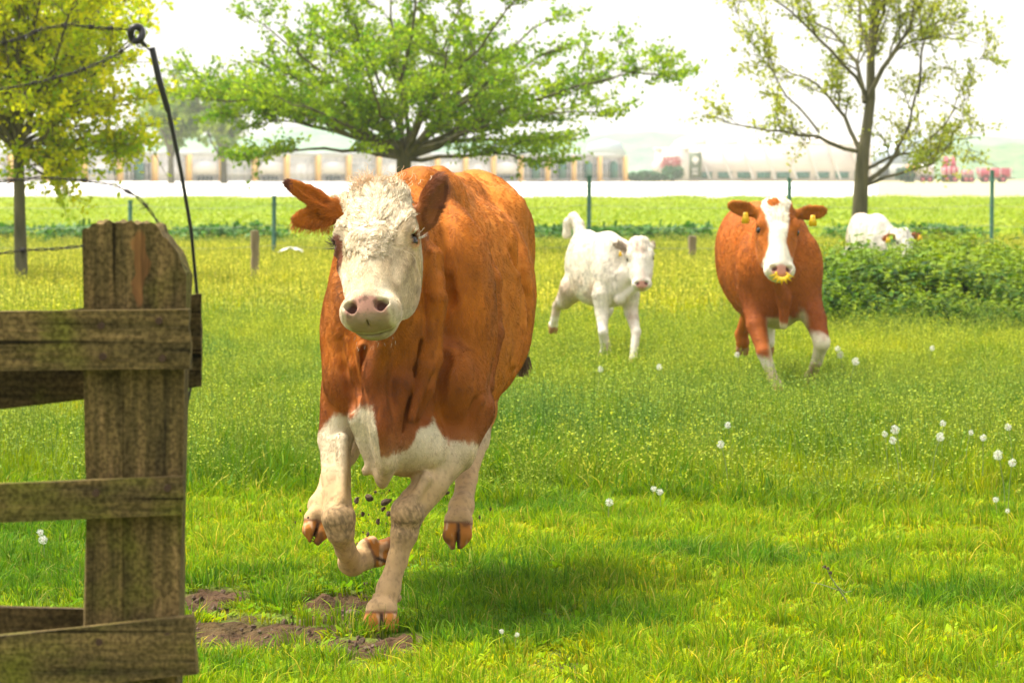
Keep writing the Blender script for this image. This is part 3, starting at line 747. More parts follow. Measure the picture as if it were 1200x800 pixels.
# ---------------------------------------------------------------- the cattle farther off
def build_far_cattle(name, label, px, Y, yaw, h, L, hw, zb, legs, hd, ears, colfn, tail, vox=.011, taper=0.0, ex=2.35, nfur=50000, hair_r=.0016, hair_l=.014, hump=0, tags=(), rump=1.0):
    base = P(px, 0, Y); org = np.array([base[0], base[1], 0.0])
    root = empty(name, tuple(org), label, name); root.rotation_euler.z = yaw
    Z0 = np.zeros(3)
    poll, muz, hyaw, hs_ = hd
    H = Head(poll, muz, hyaw, hs_)
    F = Field(axis_coords(-hw - .5, hw + .5, vox, vox, []), axis_coords(min(poll[1], muz[1]) - .25, L + .35, vox, vox, []), axis_coords(-.01, h + .22, vox, vox, []))
    k = h / 1.40
    st = []
    for u, zt, zbb, a, fr in ((.0, .70, .50, .30, .5), (.05, .82, .20, .58, .48), (.13, .92, .05, .70, .47), (.27, .995, .0, .76, .47), (.42, .985, .0, .90, .45), (.58, .975, .0, 1.0, .44), (.74, .98, .06, .94, .46), (.86, 1.0, .22, .78, .52), (.95, .965, .40, .58, .55), (1.0, .89, .52, .28, .55)):
        st.append((u * L, 0.0, zt * h, zb + (zbb + taper * max(0, u - .2)) * (h - zb) * .8, a * hw, fr + taper * .6))
    F.sweep(st, ex, .04 * k)
    F.cone((0, .12 * L, .90 * h), (0, .95 * L, .92 * h), .07 * k, .06 * k, .08 * k)
    nb = H.p(0, .10, -.20)
    F.cone(nb, (0, .24 * L, h * .78), .115 * hs_, .22 * k, .09 * k, np.array([1., 0, 0]), .8)
    F.cone(H.p(0, .16, -.24), (0, .09 * L, h * .60), .09 * hs_, .17 * k, .08 * k, np.array([1., 0, 0]), .75)
    F.chain([H.p(0, .36, -.26), (0, .0, h * .5), (0, .02, zb + .04)], [.03 * hs_, .045 * k, .03 * k], .04 * k)
    for sg in (-1, 1):
        F.ell((sg * hw * .55, .16 * L, h * .66), (hw * .34, .15 * k, .24 * k), None, .05 * k)
        F.ell((sg * hw * .48, .84 * L, h * .72), (hw * .38, .2 * k, .2 * k), None, .08 * k)
        F.cone((sg * hw * 1.02, .30 * L, .85 * h), (sg * hw * 1.12, .30 * L, .50 * h), .012, .012, .05, mode='sub')
    hoofs = []
    for pts, rad, hoof, hL in legs:
        F.cone(pts[0], pts[1], rad[0] * k, rad[1] * k, .07 * k); F.chain([np.array(p) for p in pts[1:]], [r * k for r in rad[1:]], .025 * k)
        t, dr, fw = hoof; t = np.array(t)
        lat = unit(np.cross(unit(dr), unit(fw)))
        hoof_sdf(F, t, dr, lat, fw, L=hL * k, w=.028 * k); hoofs.append((t, unit(dr), hL * k))
    head_sdf(F, H)
    earsP = []
    for sg, tip, wid, nr in ears:
        a = H.p(sg * .105, .055, -.115); b_ = a + np.asarray(tip); ax = unit(b_ - a)
        nrm = unit(np.asarray(nr, float) - np.dot(nr, ax) * ax); wd = np.cross(ax, nrm); Ln = np.linalg.norm(b_ - a) / 2; c = (a + b_) / 2; R = np.array([ax, wd, nrm])
        F.cone(H.p(sg * .09, .06, -.12), a + ax * Ln * .4, .034 * hs_, .026 * hs_, .03 * hs_)
        F.ell(c + ax * Ln * .2, (Ln * 1.0, wid, max(.016 * hs_, vox * 1.3)), R, .02 * hs_)
        F.ell(c + nrm * .018 + ax * Ln * .3, (Ln * .75, wid * .7, .014), R, .006, 'sub')
        earsP.append((a, b_, nrm, wd, ax))
    F.chain([np.array(p) for p in tail[0]], tail[1], .03 * k)
    F.D[:, :, F.zs < 0] = np.maximum(F.D[:, :, F.zs < 0], .01)
    V, Fc = F.mesh()
    eyes = eye_info(H)
    def cf(Q, hair=False):
        n1 = vnoise(Q, 7, 3, 3); n2 = vnoise(Q, 40, 4, 2); l, d, n = H.loc(Q)
        inh = (d < .56) & (n > -.34) & (np.abs(l) < .16)
        isear = np.zeros(len(Q), bool)
        for a, b_, nrm, wd, ax in earsP:
            t = (Q - a) @ ax; r = np.linalg.norm(Q - a - np.outer(t, ax), axis=1); isear |= (t > .005) & (r < .075 * hs_)
        C = colfn(Q, l, d, n, n1, n2, inh, isear)
        nose = (1 - sstep(np.sqrt((l / .062) ** 2 + ((d - .478) / .034) ** 2), .8, 1.05)) * (n > -.085) * inh
        C = mix(C, np.array((.62, .30, .24)), nose)
        for sg in (-1, 1):
            r = np.sqrt(((l - sg * .041) / .018) ** 2 + ((d - .467) / .016) ** 2)
            C = mix(C, np.array((.15, .06, .05)), (1 - sstep(r, .75, 1.15)) * (n < -.0) * (n > -.06) * inh)
        for c, o, sg in eyes:
            C = mix(C, np.array((.12, .05, .03)), (1 - sstep(np.linalg.norm(Q - c - o * .02 * hs_, axis=1), .015 * hs_, .030 * hs_)) * inh)
        for t, dr, hL in hoofs:
            q = (Q - t) @ dr; r = np.linalg.norm(Q - t - np.outer(q, dr), axis=1)
            C = mix(C, np.array((.36, .17, .08)), (q > .004) * (r < .09 * k) * 1.0)
        return np.clip(C, .004, .95)
    body = mesh_np('body', V, Fc, hide_mat, root, None, True, cf(V))
    import bmesh
    eb = bpy.data.meshes.new('eye'); bm = bmesh.new(); bmesh.ops.create_uvsphere(bm, u_segments=16, v_segments=12, radius=.0235 * hs_); bm.to_mesh(eb); bm.free(); eb.materials.append(eye_mat)
    for p in eb.polygons: p.use_smooth = True
    for c, o, sg in eyes:
        e = bpy.data.objects.new('eye', eb); COL.objects.link(e); e.parent = root; e.location = tuple(c + o * .006 * hs_)
    def lenfn(Q):
        l, d, n = H.loc(Q); hd_ = (d < .58) & (n > -.3) & (np.abs(l) < .2)
        Ln = np.full(len(Q), hair_l); Ln = np.where(hd_, np.interp(d, [0, .15, .27, .5], [hair_l * 1.6, hair_l * 1.3, .008, .005]), Ln); Ln = np.where(Q[:, 2] < .35, .008, Ln)
        m = ~((d > .447) & (np.abs(l) < .072) & (n > -.12) & (d < .58))
        for c, o, sg in eyes: m &= np.linalg.norm(Q - c - o * .012 * hs_, axis=1) > .027 * hs_
        for t, dr, hL in hoofs:
            q = (Q - t) @ dr; r = np.linalg.norm(Q - t - np.outer(q, dr), axis=1); m &= ~((q > 0) & (r < .09 * k))
        return Ln * m
    def comb(Q):
        l, d, n = H.loc(Q); hd_ = (d < .56) & (n > -.3) & (np.abs(l) < .2)
        b0 = np.stack([np.zeros(len(Q)), np.full(len(Q), .8), np.full(len(Q), -.75)], 1)
        hv = np.outer(np.where(d > .24, 1., -1.), H.D) + np.outer(np.sign(l) * .5, H.L)
        return np.where(hd_[:, None], hv, b0)
    coat(V, Fc, root, Z0, nfur, cf, comb, lenfn, lambda c, n: np.where(n[:, 1] < .4, 1., .25), rad=hair_r, seg=3)
    for i, (sg, t, dz) in enumerate(tags):
        a, b_, nrm, wd, ax = earsP[i]
        c = a + ax * np.linalg.norm(b_ - a) * t + nrm * .030 + np.array([0, 0, dz])
        m = MB(); rx = unit(np.array([ax[0], ax[1], 0])); 
        w_, hh = (.026, .036) if hs_ > .9 else ((.013, .018) if hs_ > .75 else (.030, .036))
        out = [(-w_ * .5, hh), (w_ * .5, hh), (w_ * .75, hh * .2), (w_, -hh * .3), (w_ * .9, -hh), (-w_ * .9, -hh), (-w_, -hh * .3), (-w_ * .75, hh * .2)]
        ring = [c + rx * u + np.array([0, 0, v]) for u, v in out]; nn = np.cross(rx, (0, 0, 1)); nn = nn if nn[1] < 0 else -nn
        m.prism(ring, np.zeros(3), nn * .004); m.tube([c + nn * .006 + np.array([0, 0, hh * .55]), c - nn * .03 + np.array([0, 0, hh * .55])], .007, 8)
        m.build('ear_tag', tag_mat, root)
    return root, H

tag_mat = mat_plain('tag_yellow', (.92, .56, .008), rough=.4)

def build_herd():
    # red and white cow with the weaning ring
    def col2(Q, l, d, n, n1, n2, inh, isear):
        br = BROWN * np.array((.85, .78, .8)) * (0.70 + .55 * n1 + .2 * (n2 - .5))[:, None]; cr = np.array((.78, .70, .56)) * (.88 + .2 * n1)[:, None]
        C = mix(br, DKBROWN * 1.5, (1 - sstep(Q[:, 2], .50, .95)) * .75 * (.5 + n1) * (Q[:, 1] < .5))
        z, x, y = Q[:, 2], Q[:, 0], Q[:, 1]
        C = mix(C, cr * np.array((.8, .78, .55)), (1 - sstep(z + .25 * (n1 - .5), .46, .50)) * (1 - sstep(np.abs(x - .03), .10, .15)) * (y < 1.0))
        C = mix(C, cr * np.array((1, .98, .9)), sstep(x, .12, .17) * (1 - sstep(z + .3 * (n1 - .5), .40, .46)) * sstep(z + .2 * (n1 - .5), .14, .2) * (y < .42))
        C = mix(C, cr * .8, (x < 0) * (1 - sstep(z + .2 * (n1 - .5), .20, .26)) * (y < .42))
        C = mix(C, np.array((.45, .33, .22)), sstep(.22 - z, 0, .08) * (y < .5) * .8)
        C = mix(C, cr, (y > 1.15) * (z < .80 + .15 * (n1 - .5)) * (x > .05))
        wb = np.interp(d, [-.1, 0, .12, .2, .3, .38, .6], [.095, .09, .070, .056, .052, .080, .12])
        wf = sstep(wb + (n1 - .5) * .05 - np.abs(l + .012), -.008, .008) * (n > -.13) * inh
        C = mix(C, cr * 1.12, wf)
        C = mix(C, br, (1 - sstep(np.sqrt(((l + .03) / .042) ** 2 + ((d - .02) / .038) ** 2) + (n1 - .5) * .5, .85, 1.05)) * inh * (n > -.2))
        C = mix(C, cr, sstep(d, .36, .40) * inh * (n > -.2))
        C[isear] = (BROWN * .8) * (.8 + .4 * n1[isear])[:, None]
        return C
    s = lambda *a: a
    lf = ([(-.14, .25, .64), (-.16, .12, .45), (-.13, .0, .28), (-.08, -.04, .12), (-.055, -.05, .075)], [.13, .072, .050, .036, .042], ((-.05, -.06, .065), (0, -.15, -1), (0, -1, 0)), .065)
    rf = ([(.15, .25, .64), (.215, .09, .48), (.24, -.02, .34), (.225, .10, .21), (.215, .20, .14)], [.14, .078, .056, .038, .042], ((.213, .25, .11), (-.05, .75, -.7), (0, -.7, -.7)), .07)
    lh = ([(-.10, 1.15, .70), (-.08, 1.12, .58), (-.04, 1.25, .48), (-.08, 1.36, .34), (-.07, 1.36, .29)], [.16, .11, .062, .046, .052], ((-.07, 1.37, .27), (0, .5, -.8), (0, -.8, -.5)), .065)
    rh = ([(.16, 1.22, .70), (.15, 1.15, .55), (.10, 1.30, .46), (.10, 1.36, .34), (.10, 1.36, .29)], [.16, .11, .062, .046, .052], ((.10, 1.37, .27), (0, .5, -.8), (0, -.8, -.5)), .065)
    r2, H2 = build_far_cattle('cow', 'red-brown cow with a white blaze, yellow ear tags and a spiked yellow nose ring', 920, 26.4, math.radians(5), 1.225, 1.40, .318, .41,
        [lf, rf, lh, rh], ((-.065, -.20, 1.26), (-.085, -.46, .72), math.radians(2), 1.04),
        [(-1, (-.185, -.01, .055), .050, (-.1, -1, -.25)), (1, (.205, -.01, .030), .050, (.1, -1, -.25))], col2,
        ([(0, 1.40, 1.1), (0, 1.52, .95), (.0, 1.54, .6)], [.05, .03, .03]), vox=.010, taper=.18, ex=2.1, nfur=70000, hair_r=.0017, tags=[(-1, .48, -.046), (1, .60, -.044)])
    # spiked weaning ring clipped into the nose
    m = MB(); cpt = H2.p(0, .500, -.014); n_ = 14; ring = []
    out = H2.N * .7 + H2.D * .35; out = unit(out); vx = H2.L; vy = unit(np.cross(out, vx)); vy = vy if vy[2] < 0 else -vy
    for i in range(n_ + 1):
        a = math.pi * (i / n_); r = .050 if i % 2 == 0 else .088
        ring.append(cpt + out * .028 + vx * math.cos(a) * r * .95 + vy * (math.sin(a) * r * .8 - .004))
    inner = [cpt + out * .028 + vx * math.cos(math.pi * (1 - i / 10)) * .034 + vy * (math.sin(math.pi * (1 - i / 10)) * .026 - .010) for i in range(11)]
    for i in range(n_):
        j = int(round((n_ - i) * 10 / n_)); j2 = int(round((n_ - i - 1) * 10 / n_))
        q = [ring[i], ring[i + 1], inner[j2]] + ([inner[j]] if j != j2 else [])
        m.prism(q, np.zeros(3), out * .006)
    m.tube([inner[0] + out * .003, inner[0] - out * .03], .006, 6); m.tube([inner[-1] + out * .003, inner[-1] - out * .03], .006, 6)
    m.build('nose_ring', tag_mat, r2)
    # cream calf with raised tail
    def colw(Q, l, d, n, n1, n2, inh, isear):
        C = np.array((.80, .73, .62)) * (.88 + .14 * n1)[:, None]
        C = mix(C, np.array((.50, .33, .22)), sstep(n1, .46, .66) * sstep(.72 - Q[:, 2], 0, .15) * .6); C = mix(C, np.array((.55, .34, .26)), sstep(vnoise(Q, 12, 88, 2), .5, .7) * inh * .4)
        C = mix(C, np.array((.25, .16, .10)), isear * .7)
        return C
    k = .7
    def lg(x, y, kn, ft, hoof, dr=(0, -.1, -1)):
        return ([(x, y, .52), (x * 1.02, y - .02, .40), kn, ft], [.10, .066, .046, .040], (hoof, dr, (0, -1, 0)), .07)
    build_far_cattle('calf', 'cream white calf trotting with its tail raised, between the two brown cows', 727, 30.2, math.radians(17), .985, .95, .170, .43,
        [lg(-.11, .10, (-.13, .0, .26), (-.10, .06, .13), (-.10, .09, .10), (0, .6, -.8)), lg(.11, .10, (.10, -.07, .26), (.06, -.13, .10), (.05, -.15, .06)),
         ([(-.10, .80, .55), (-.14, .90, .46), (-.15, 1.04, .42), (-.16, 1.08, .31)], [.15, .085, .044, .044], ((-.16, 1.10, .27), (0, .5, -.8), (0, -.8, -.5)), .07),
         ([(.10, .80, .55), (.10, .66, .40), (.10, .74, .28), (.10, .60, .12)], [.15, .085, .044, .044], ((.10, .58, .07), (0, -.1, -1), (0, -1, 0)), .07)],
        ((.105, -.12, .945), (.075, -.28, .575), math.radians(-1 - 17), .76),
        [(-1, (-.095, .04, .030), .030, (-.8, -1, 0)), (1, (.05, .08, .01), .028, (.8, -1, 0))], colw,
        ([(0, .93, .93), (0, .99, 1.03), (-.02, 1.04, 1.08), (-.05, 1.08, 1.04), (-.06, 1.09, .95)], [.05, .038, .034, .032, .03]), vox=.009, nfur=45000, hair_r=.0019, hair_l=.016, tags=[(-1, .55, -.055)])
    # white calf with brown ears half hidden by the nettles
    def colb(Q, l, d, n, n1, n2, inh, isear):
        C = np.array((.70, .66, .58)) * (.88 + .14 * n1)[:, None]
        C = mix(C, np.array((.42, .17, .06)), sstep(vnoise(Q, 5, 21, 3), .58, .72) * (Q[:, 1] > .1) * .45)
        C[isear] = np.array((.30, .11, .04)) * (.8 + .4 * n1[isear])[:, None]
        return C
    build_far_cattle('calf', 'white calf with brown ears lowering its head behind the tall nettles', 1039, 42.0, math.radians(13), .985, .95, .17, .42,
        [lg(-.11, .10, (-.11, .06, .28), (-.10, .06, .10), (-.10, .05, .06)), lg(.11, .10, (.11, .06, .28), (.11, .06, .10), (.11, .05, .06)),
         ([(-.10, .80, .55), (-.12, .82, .40), (-.12, .92, .28), (-.13, .86, .12)], [.15, .085, .044, .044], ((-.13, .85, .07), (0, -.1, -1), (0, -1, 0)), .07),
         ([(.10, .80, .55), (.10, .72, .40), (.10, .82, .28), (.10, .75, .12)], [.15, .085, .044, .044], ((.10, .74, .07), (0, -.1, -1), (0, -1, 0)), .07)],
        ((.13, -.20, .84), (.15, -.34, .52), math.radians(14 - 13), .70),
        [(-1, (-.13, .02, -.035), .040, (-.2, -1, 0)), (1, (.12, .02, -.02), .036, (.2, -1, 0))], colb,
        ([(0, .95, .9), (0, 1.05, .8), (0, 1.07, .5)], [.04, .03, .03]), vox=.011, nfur=25000, hair_r=.0022, hair_l=.016, tags=[(-1, .6, -.03), (1, .85, -.025)])
# ================================================================= SETTING
def leaf_mat(name, rough=.55, transl=.45, tint_a=(1, 1, 1), tint_b=(1, 1, 1), use_inst=True, spec=.3):
    """leaf / blade material: vertex colour x instance tint, light passes through"""
    m = bpy.data.materials.new(name); m.use_nodes = True; nt = m.node_tree; nt.nodes.clear()
    out = nt.nodes.new('ShaderNodeOutputMaterial'); a = nt.nodes.new('ShaderNodeAttribute'); a.attribute_name = 'Col'
    col = a.outputs['Color']
    if use_inst:
        t = nt.nodes.new('ShaderNodeAttribute'); t.attribute_type = 'INSTANCER'; t.attribute_name = 'tint'
        r = nt.nodes.new('ShaderNodeMixRGB'); r.inputs[1].default_value = (*tint_a, 1); r.inputs[2].default_value = (*tint_b, 1); nt.links.new(t.outputs['Fac'], r.inputs[0])
        mu = nt.nodes.new('ShaderNodeMixRGB'); mu.blend_type = 'MULTIPLY'; mu.inputs[0].default_value = 1; nt.links.new(col, mu.inputs[1]); nt.links.new(r.outputs[0], mu.inputs[2]); col = mu.outputs[0]
    p = nt.nodes.new('ShaderNodeBsdfPrincipled'); p.inputs['Roughness'].default_value = rough; p.inputs['Specular IOR Level'].default_value = spec
    tr = nt.nodes.new('ShaderNodeBsdfTranslucent'); mx = nt.nodes.new('ShaderNodeMixShader'); mx.inputs[0].default_value = transl
    nt.links.new(col, p.inputs['Base Color']); nt.links.new(col, tr.inputs['Color'])
    nt.links.new(p.outputs[0], mx.inputs[1]); nt.links.new(tr.outputs[0], mx.inputs[2]); nt.links.new(mx.outputs[0], out.inputs[0])
    return m

GREEN = np.array((.25, .36, .003)); YGREEN = np.array((.58, .54, .003)); DGREEN = np.array((.05, .16, .02)); STRAW = np.array((.55, .48, .10)); BGREEN = np.array((.10, .27, .014))

class Blades:
    def __init__(s): s.V = []; s.F = []; s.C = []; s.n = 0
    def add(s, pts, wid, col, side):
        """ribbon: pts (k,3), wid (k,), col (3) or (k,3)"""
        k = len(pts); L = pts - side * wid[:, None] / 2; R = pts + side * wid[:, None] / 2
        V = np.empty((2 * k, 3)); V[0::2] = L; V[1::2] = R
        i = np.arange(k - 1) * 2 + s.n
        s.F.append(np.stack([i, i + 1, i + 3, i + 2], 1)); s.V.append(V); s.C.append(np.repeat(np.broadcast_to(col, (k, 3)), 2, axis=0)); s.n += 2 * k
    def quad(s, c, u, v, col):
        V = np.array([c - u - v, c + u - v, c + u + v, c - u + v]); s.V.append(V); s.F.append(np.arange(4)[None] + s.n); s.C.append(np.tile(col, (4, 1))); s.n += 4
    def mesh(s, name, mat):
        V = np.concatenate(s.V).astype(np.float32); F = np.concatenate(s.F); C = np.concatenate(s.C)
        o = mesh_np(name, V, F, mat, None, None, False, np.clip(C, 0, 1)); COL.objects.unlink(o); return o

def clump(name, rng, n, rad, h0, h1, w, mat, bend=.5, cols=(GREEN, YGREEN), dry=.06, stems=0, sh=(0.25, .4), seedcol=(.50, .53, .12), leaves=0, segs=4):
    b = Blades(); u = np.linspace(0, 1, segs)
    for i in range(n):
        a = rng.uniform(0, 6.283); r = rad * math.sqrt(rng.random()); h = rng.uniform(h0, h1) * (1 - .35 * r / rad); dz = np.array([math.cos(a), math.sin(a), 0])
        ba = rng.uniform(0, 6.283); bd = np.array([math.cos(ba), math.sin(ba), 0]) * .5 + dz * .7; bn = bend * h * rng.uniform(.2, 1.3)
        p = np.outer(np.ones(segs), dz * r) + np.outer(u * h, (0, 0, 1)) + np.outer(u * u * bn, bd) - np.outer(u ** 3 * bn * .35, (0, 0, 1))
        side = unit(np.cross(bd, (0, 0, 1)) + rng.normal(0, .35, 3)); t = rng.random()
        c = cols[0] * (1 - t) + cols[1] * t; c = c * rng.uniform(.62, 1.25)
        if rng.random() < dry: c = STRAW * rng.uniform(.5, 1.0)
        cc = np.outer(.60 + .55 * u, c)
        wd = w * rng.uniform(.6, 1.3) * np.interp(u, [0, .4, 1], [.9, 1, .10]); p[0, 2] -= .01
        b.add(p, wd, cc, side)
    for i in range(stems):
        a = rng.uniform(0, 6.283); r = rad * math.sqrt(rng.random()); h = rng.uniform(*sh); base = np.array([math.cos(a) * r, math.sin(a) * r, 0]); lean = np.array([rng.normal(0, .12), rng.normal(0, .12), 1])
        p = base + np.outer(u * h, lean); b.add(p, np.full(segs, w * .35), np.array((.20, .27, .05)), unit(np.array([math.cos(a + 1), math.sin(a + 1), 0])))
        for k in range(rng.integers(3, 8)):
            t = rng.uniform(.45, 1.02); off = rng.normal(0, .016, 3); c = base + lean * h * t + off; q = unit(rng.normal(0, 1, 3)); q2 = unit(np.cross(q, rng.normal(0, 1, 3))); s_ = rng.uniform(.0022, .0042) * (w / .004) ** .5
            b.quad(c, q * s_, q2 * s_, np.array(seedcol) * rng.uniform(.6, 1.35))
    for i in range(leaves):
        a = rng.uniform(0, 6.283); r = rad * math.sqrt(rng.random()); c = np.array([math.cos(a) * r, math.sin(a) * r, rng.uniform(h0 * .3, h0)]); dz = np.array([math.cos(a), math.sin(a), rng.uniform(-.1, .7)]); L = rng.uniform(.01, .022) * (w / .004)
        side = unit(np.cross(dz, (0, 0, 1))); b.add(np.array([c, c + dz * L * .5, c + dz * L]), np.array([.3, 1, .25]) * L * .7, (GREEN * .8 + BGREEN * .3) * rng.uniform(.8, 1.4), side)
    return b.mesh(name, mat)

def scatter(name, sources, pts, rot, scl, idx, tint, kind='stuff', parent=None, mat=None, label=None, cat=None, group=None):
    me = bpy.data.meshes.new(name); me.vertices.add(len(pts)); me.vertices.foreach_set('co', np.asarray(pts, dtype=np.float32).ravel())
    def at(n_, t_, v, f): 
        a = me.attributes.new(n_, t_, 'POINT'); a.data.foreach_set(f, v)
    at('rot', 'FLOAT_VECTOR', np.asarray(rot, np.float32).ravel(), 'vector'); at('scl', 'FLOAT_VECTOR', np.asarray(scl, np.float32).ravel(), 'vector')
    at('idx', 'INT', np.asarray(idx, np.int32), 'value'); at('tint', 'FLOAT', np.asarray(tint, np.float32), 'value')
    o = bpy.data.objects.new(name, me); COL.objects.link(o)
    col = bpy.data.collections.new(name + '_pieces')
    for s_ in sources: col.objects.link(s_)
    ng = bpy.data.node_groups.new(name + '_scatter', 'GeometryNodeTree')
    ng.interface.new_socket('Geometry', in_out='INPUT', socket_type='NodeSocketGeometry'); ng.interface.new_socket('Geometry', in_out='OUTPUT', socket_type='NodeSocketGeometry')
    N = ng.nodes; gi = N.new('NodeGroupInput'); go = N.new('NodeGroupOutput'); ip = N.new('GeometryNodeInstanceOnPoints'); ci = N.new('GeometryNodeCollectionInfo')
    ci.inputs['Collection'].default_value = col; ci.inputs['Separate Children'].default_value = True; ci.inputs['Reset Children'].default_value = True
    def na(nm, ty): 
        a = N.new('GeometryNodeInputNamedAttribute'); a.data_type = ty; a.inputs[0].default_value = nm; return a.outputs['Attribute']
    ng.links.new(gi.outputs[0], ip.inputs['Points']); ng.links.new(ci.outputs[0], ip.inputs['Instance']); ip.inputs['Pick Instance'].default_value = True
    ng.links.new(na('idx', 'INT'), ip.inputs['Instance Index']); ng.links.new(na('rot', 'FLOAT_VECTOR'), ip.inputs['Rotation']); ng.links.new(na('scl', 'FLOAT_VECTOR'), ip.inputs['Scale'])
    ng.links.new(ip.outputs[0], go.inputs[0])
    md = o.modifiers.new('scatter', 'NODES'); md.node_group = ng
    tag(o, label, cat, group, kind)
    if parent is not None: o.parent = parent
    return o

def ground_z(x, y):
    q = np.stack([np.asarray(x, float), np.asarray(y, float), np.zeros(np.shape(x))], 1)
    hx, hy = P(447, 735, 12.96)[:2]; flat = sstep(np.hypot(q[:, 0] - hx, q[:, 1] - hy), .12, .7)
    return ((vnoise(q, .35, 51, 2) - .5) * .07 + (vnoise(q, 2.2, 52, 2) - .5) * .035) * flat
def soil(x, y):
    """0..1 where the turf is trodden bare"""
    q = np.stack([np.asarray(x, float), np.asarray(y, float), np.zeros(np.shape(x))], 1); n = vnoise(q, 6, 61, 4)
    out = np.zeros(len(q))
    for (px, py), (rx, ry), st in (((240, 704), (.20, .22), 1.1), ((262, 748), (.26, .22), .9), ((392, 718), (.18, .26), 1.1), ((420, 760), (.36, .16), 1.3), ((345, 745), (.24, .2), .95), ((480, 762), (.14, .10), .9), ((650, 792), (.1, .15), .5), ((1010, 700), (.10, .2), .3)):
        Y = 7050 / (py - 197); X = P(px, 0, Y)[0]
        out = np.maximum(out, st * (1 - sstep(np.sqrt(((q[:, 0] - X) / rx) ** 2 + ((q[:, 1] - Y) / (ry * 2.2)) ** 2) + (n - .5) * 1.9, .74, 1.04)))
    return np.clip(out * (.6 + n), 0, 1)

def build_ground():
    # one sheet: fine near the camera, reaching past the horizon
    ys = np.concatenate([np.arange(-20, 9, 2.0), np.arange(9, 10.5, .06), np.arange(10.5, 15.5, .022), np.arange(15.5, 22, .06), np.arange(22, 75, .5), np.geomspace(75, 1200, 30)])
    us = np.concatenate([[-900, -300, -100, -40, -15], np.arange(-6, -2.2, .06), np.arange(-2.2, 1.2, .022), np.arange(1.2, 6, .06), [6, 15, 40, 100, 300, 900]])
    U, Yg = np.meshgrid(us, ys); x = U.ravel(); y = Yg.ravel(); z = ground_z(x, y) * (np.abs(x) < 30) * (y < 80) * (y > 0)
    s = soil(x, y); q = np.stack([x, y, 0 * x], 1); z = z - s * .012 + s * ((vnoise(q, 11, 71, 3) - .5) * .09 + (vnoise(q, 45, 72, 2) - .5) * .030)
    n = vnoise(q, 1.3, 81, 3); n2 = vnoise(q, 42, 82, 3)
    C = mix(np.tile(np.array((.060, .085, .015)), (len(x), 1)), np.array((.12, .16, .02)), n)
    C = mix(C, np.array((.22, .28, .03)), sstep(y, 20, 45) * .9); C = mix(C, np.array((.17, .27, .03)), sstep(y, 69, 74))
    sc = np.array((.072, .042, .022)) * (.1 + 1.7 * n2)[:, None]; C = C * (1 - s[:, None]) + sc * s[:, None]
    C = mix(C, np.array((.42, .36, .20)), sstep(y, 170, 185))
    nu, nv = len(us), len(ys); i = (np.arange(nv - 1)[:, None] * nu + np.arange(nu - 1)[None]).ravel()
    F = np.stack([i, i + 1, i + nu + 1, i + nu], 1)
    m = mat_attr('soil_and_turf', rough=.95, spec=.1, bump=.9, bscale=60, bdist=.02)
    tag(mesh_np('ground', np.stack([x, y, z], 1), F, m, smooth=True, colors=C), kind='structure')

def cone_pts(rng, dens, y0, y1, margin=2.6, shape=None):
    """random points over the strip of land the camera can see, plus a margin"""
    hw = lambda y: .1235 * y + margin
    n = int(dens * (y1 - y0) * (hw(y0) + hw(y1))); y = rng.uniform(y0, y1, n * 2); x = rng.uniform(-hw(y1), hw(y1), n * 2)
    m = np.abs(x) < hw(y); x, y = x[m], y[m]; 
    if len(x) > n: x, y = x[:n], y[:n]
    return x, y

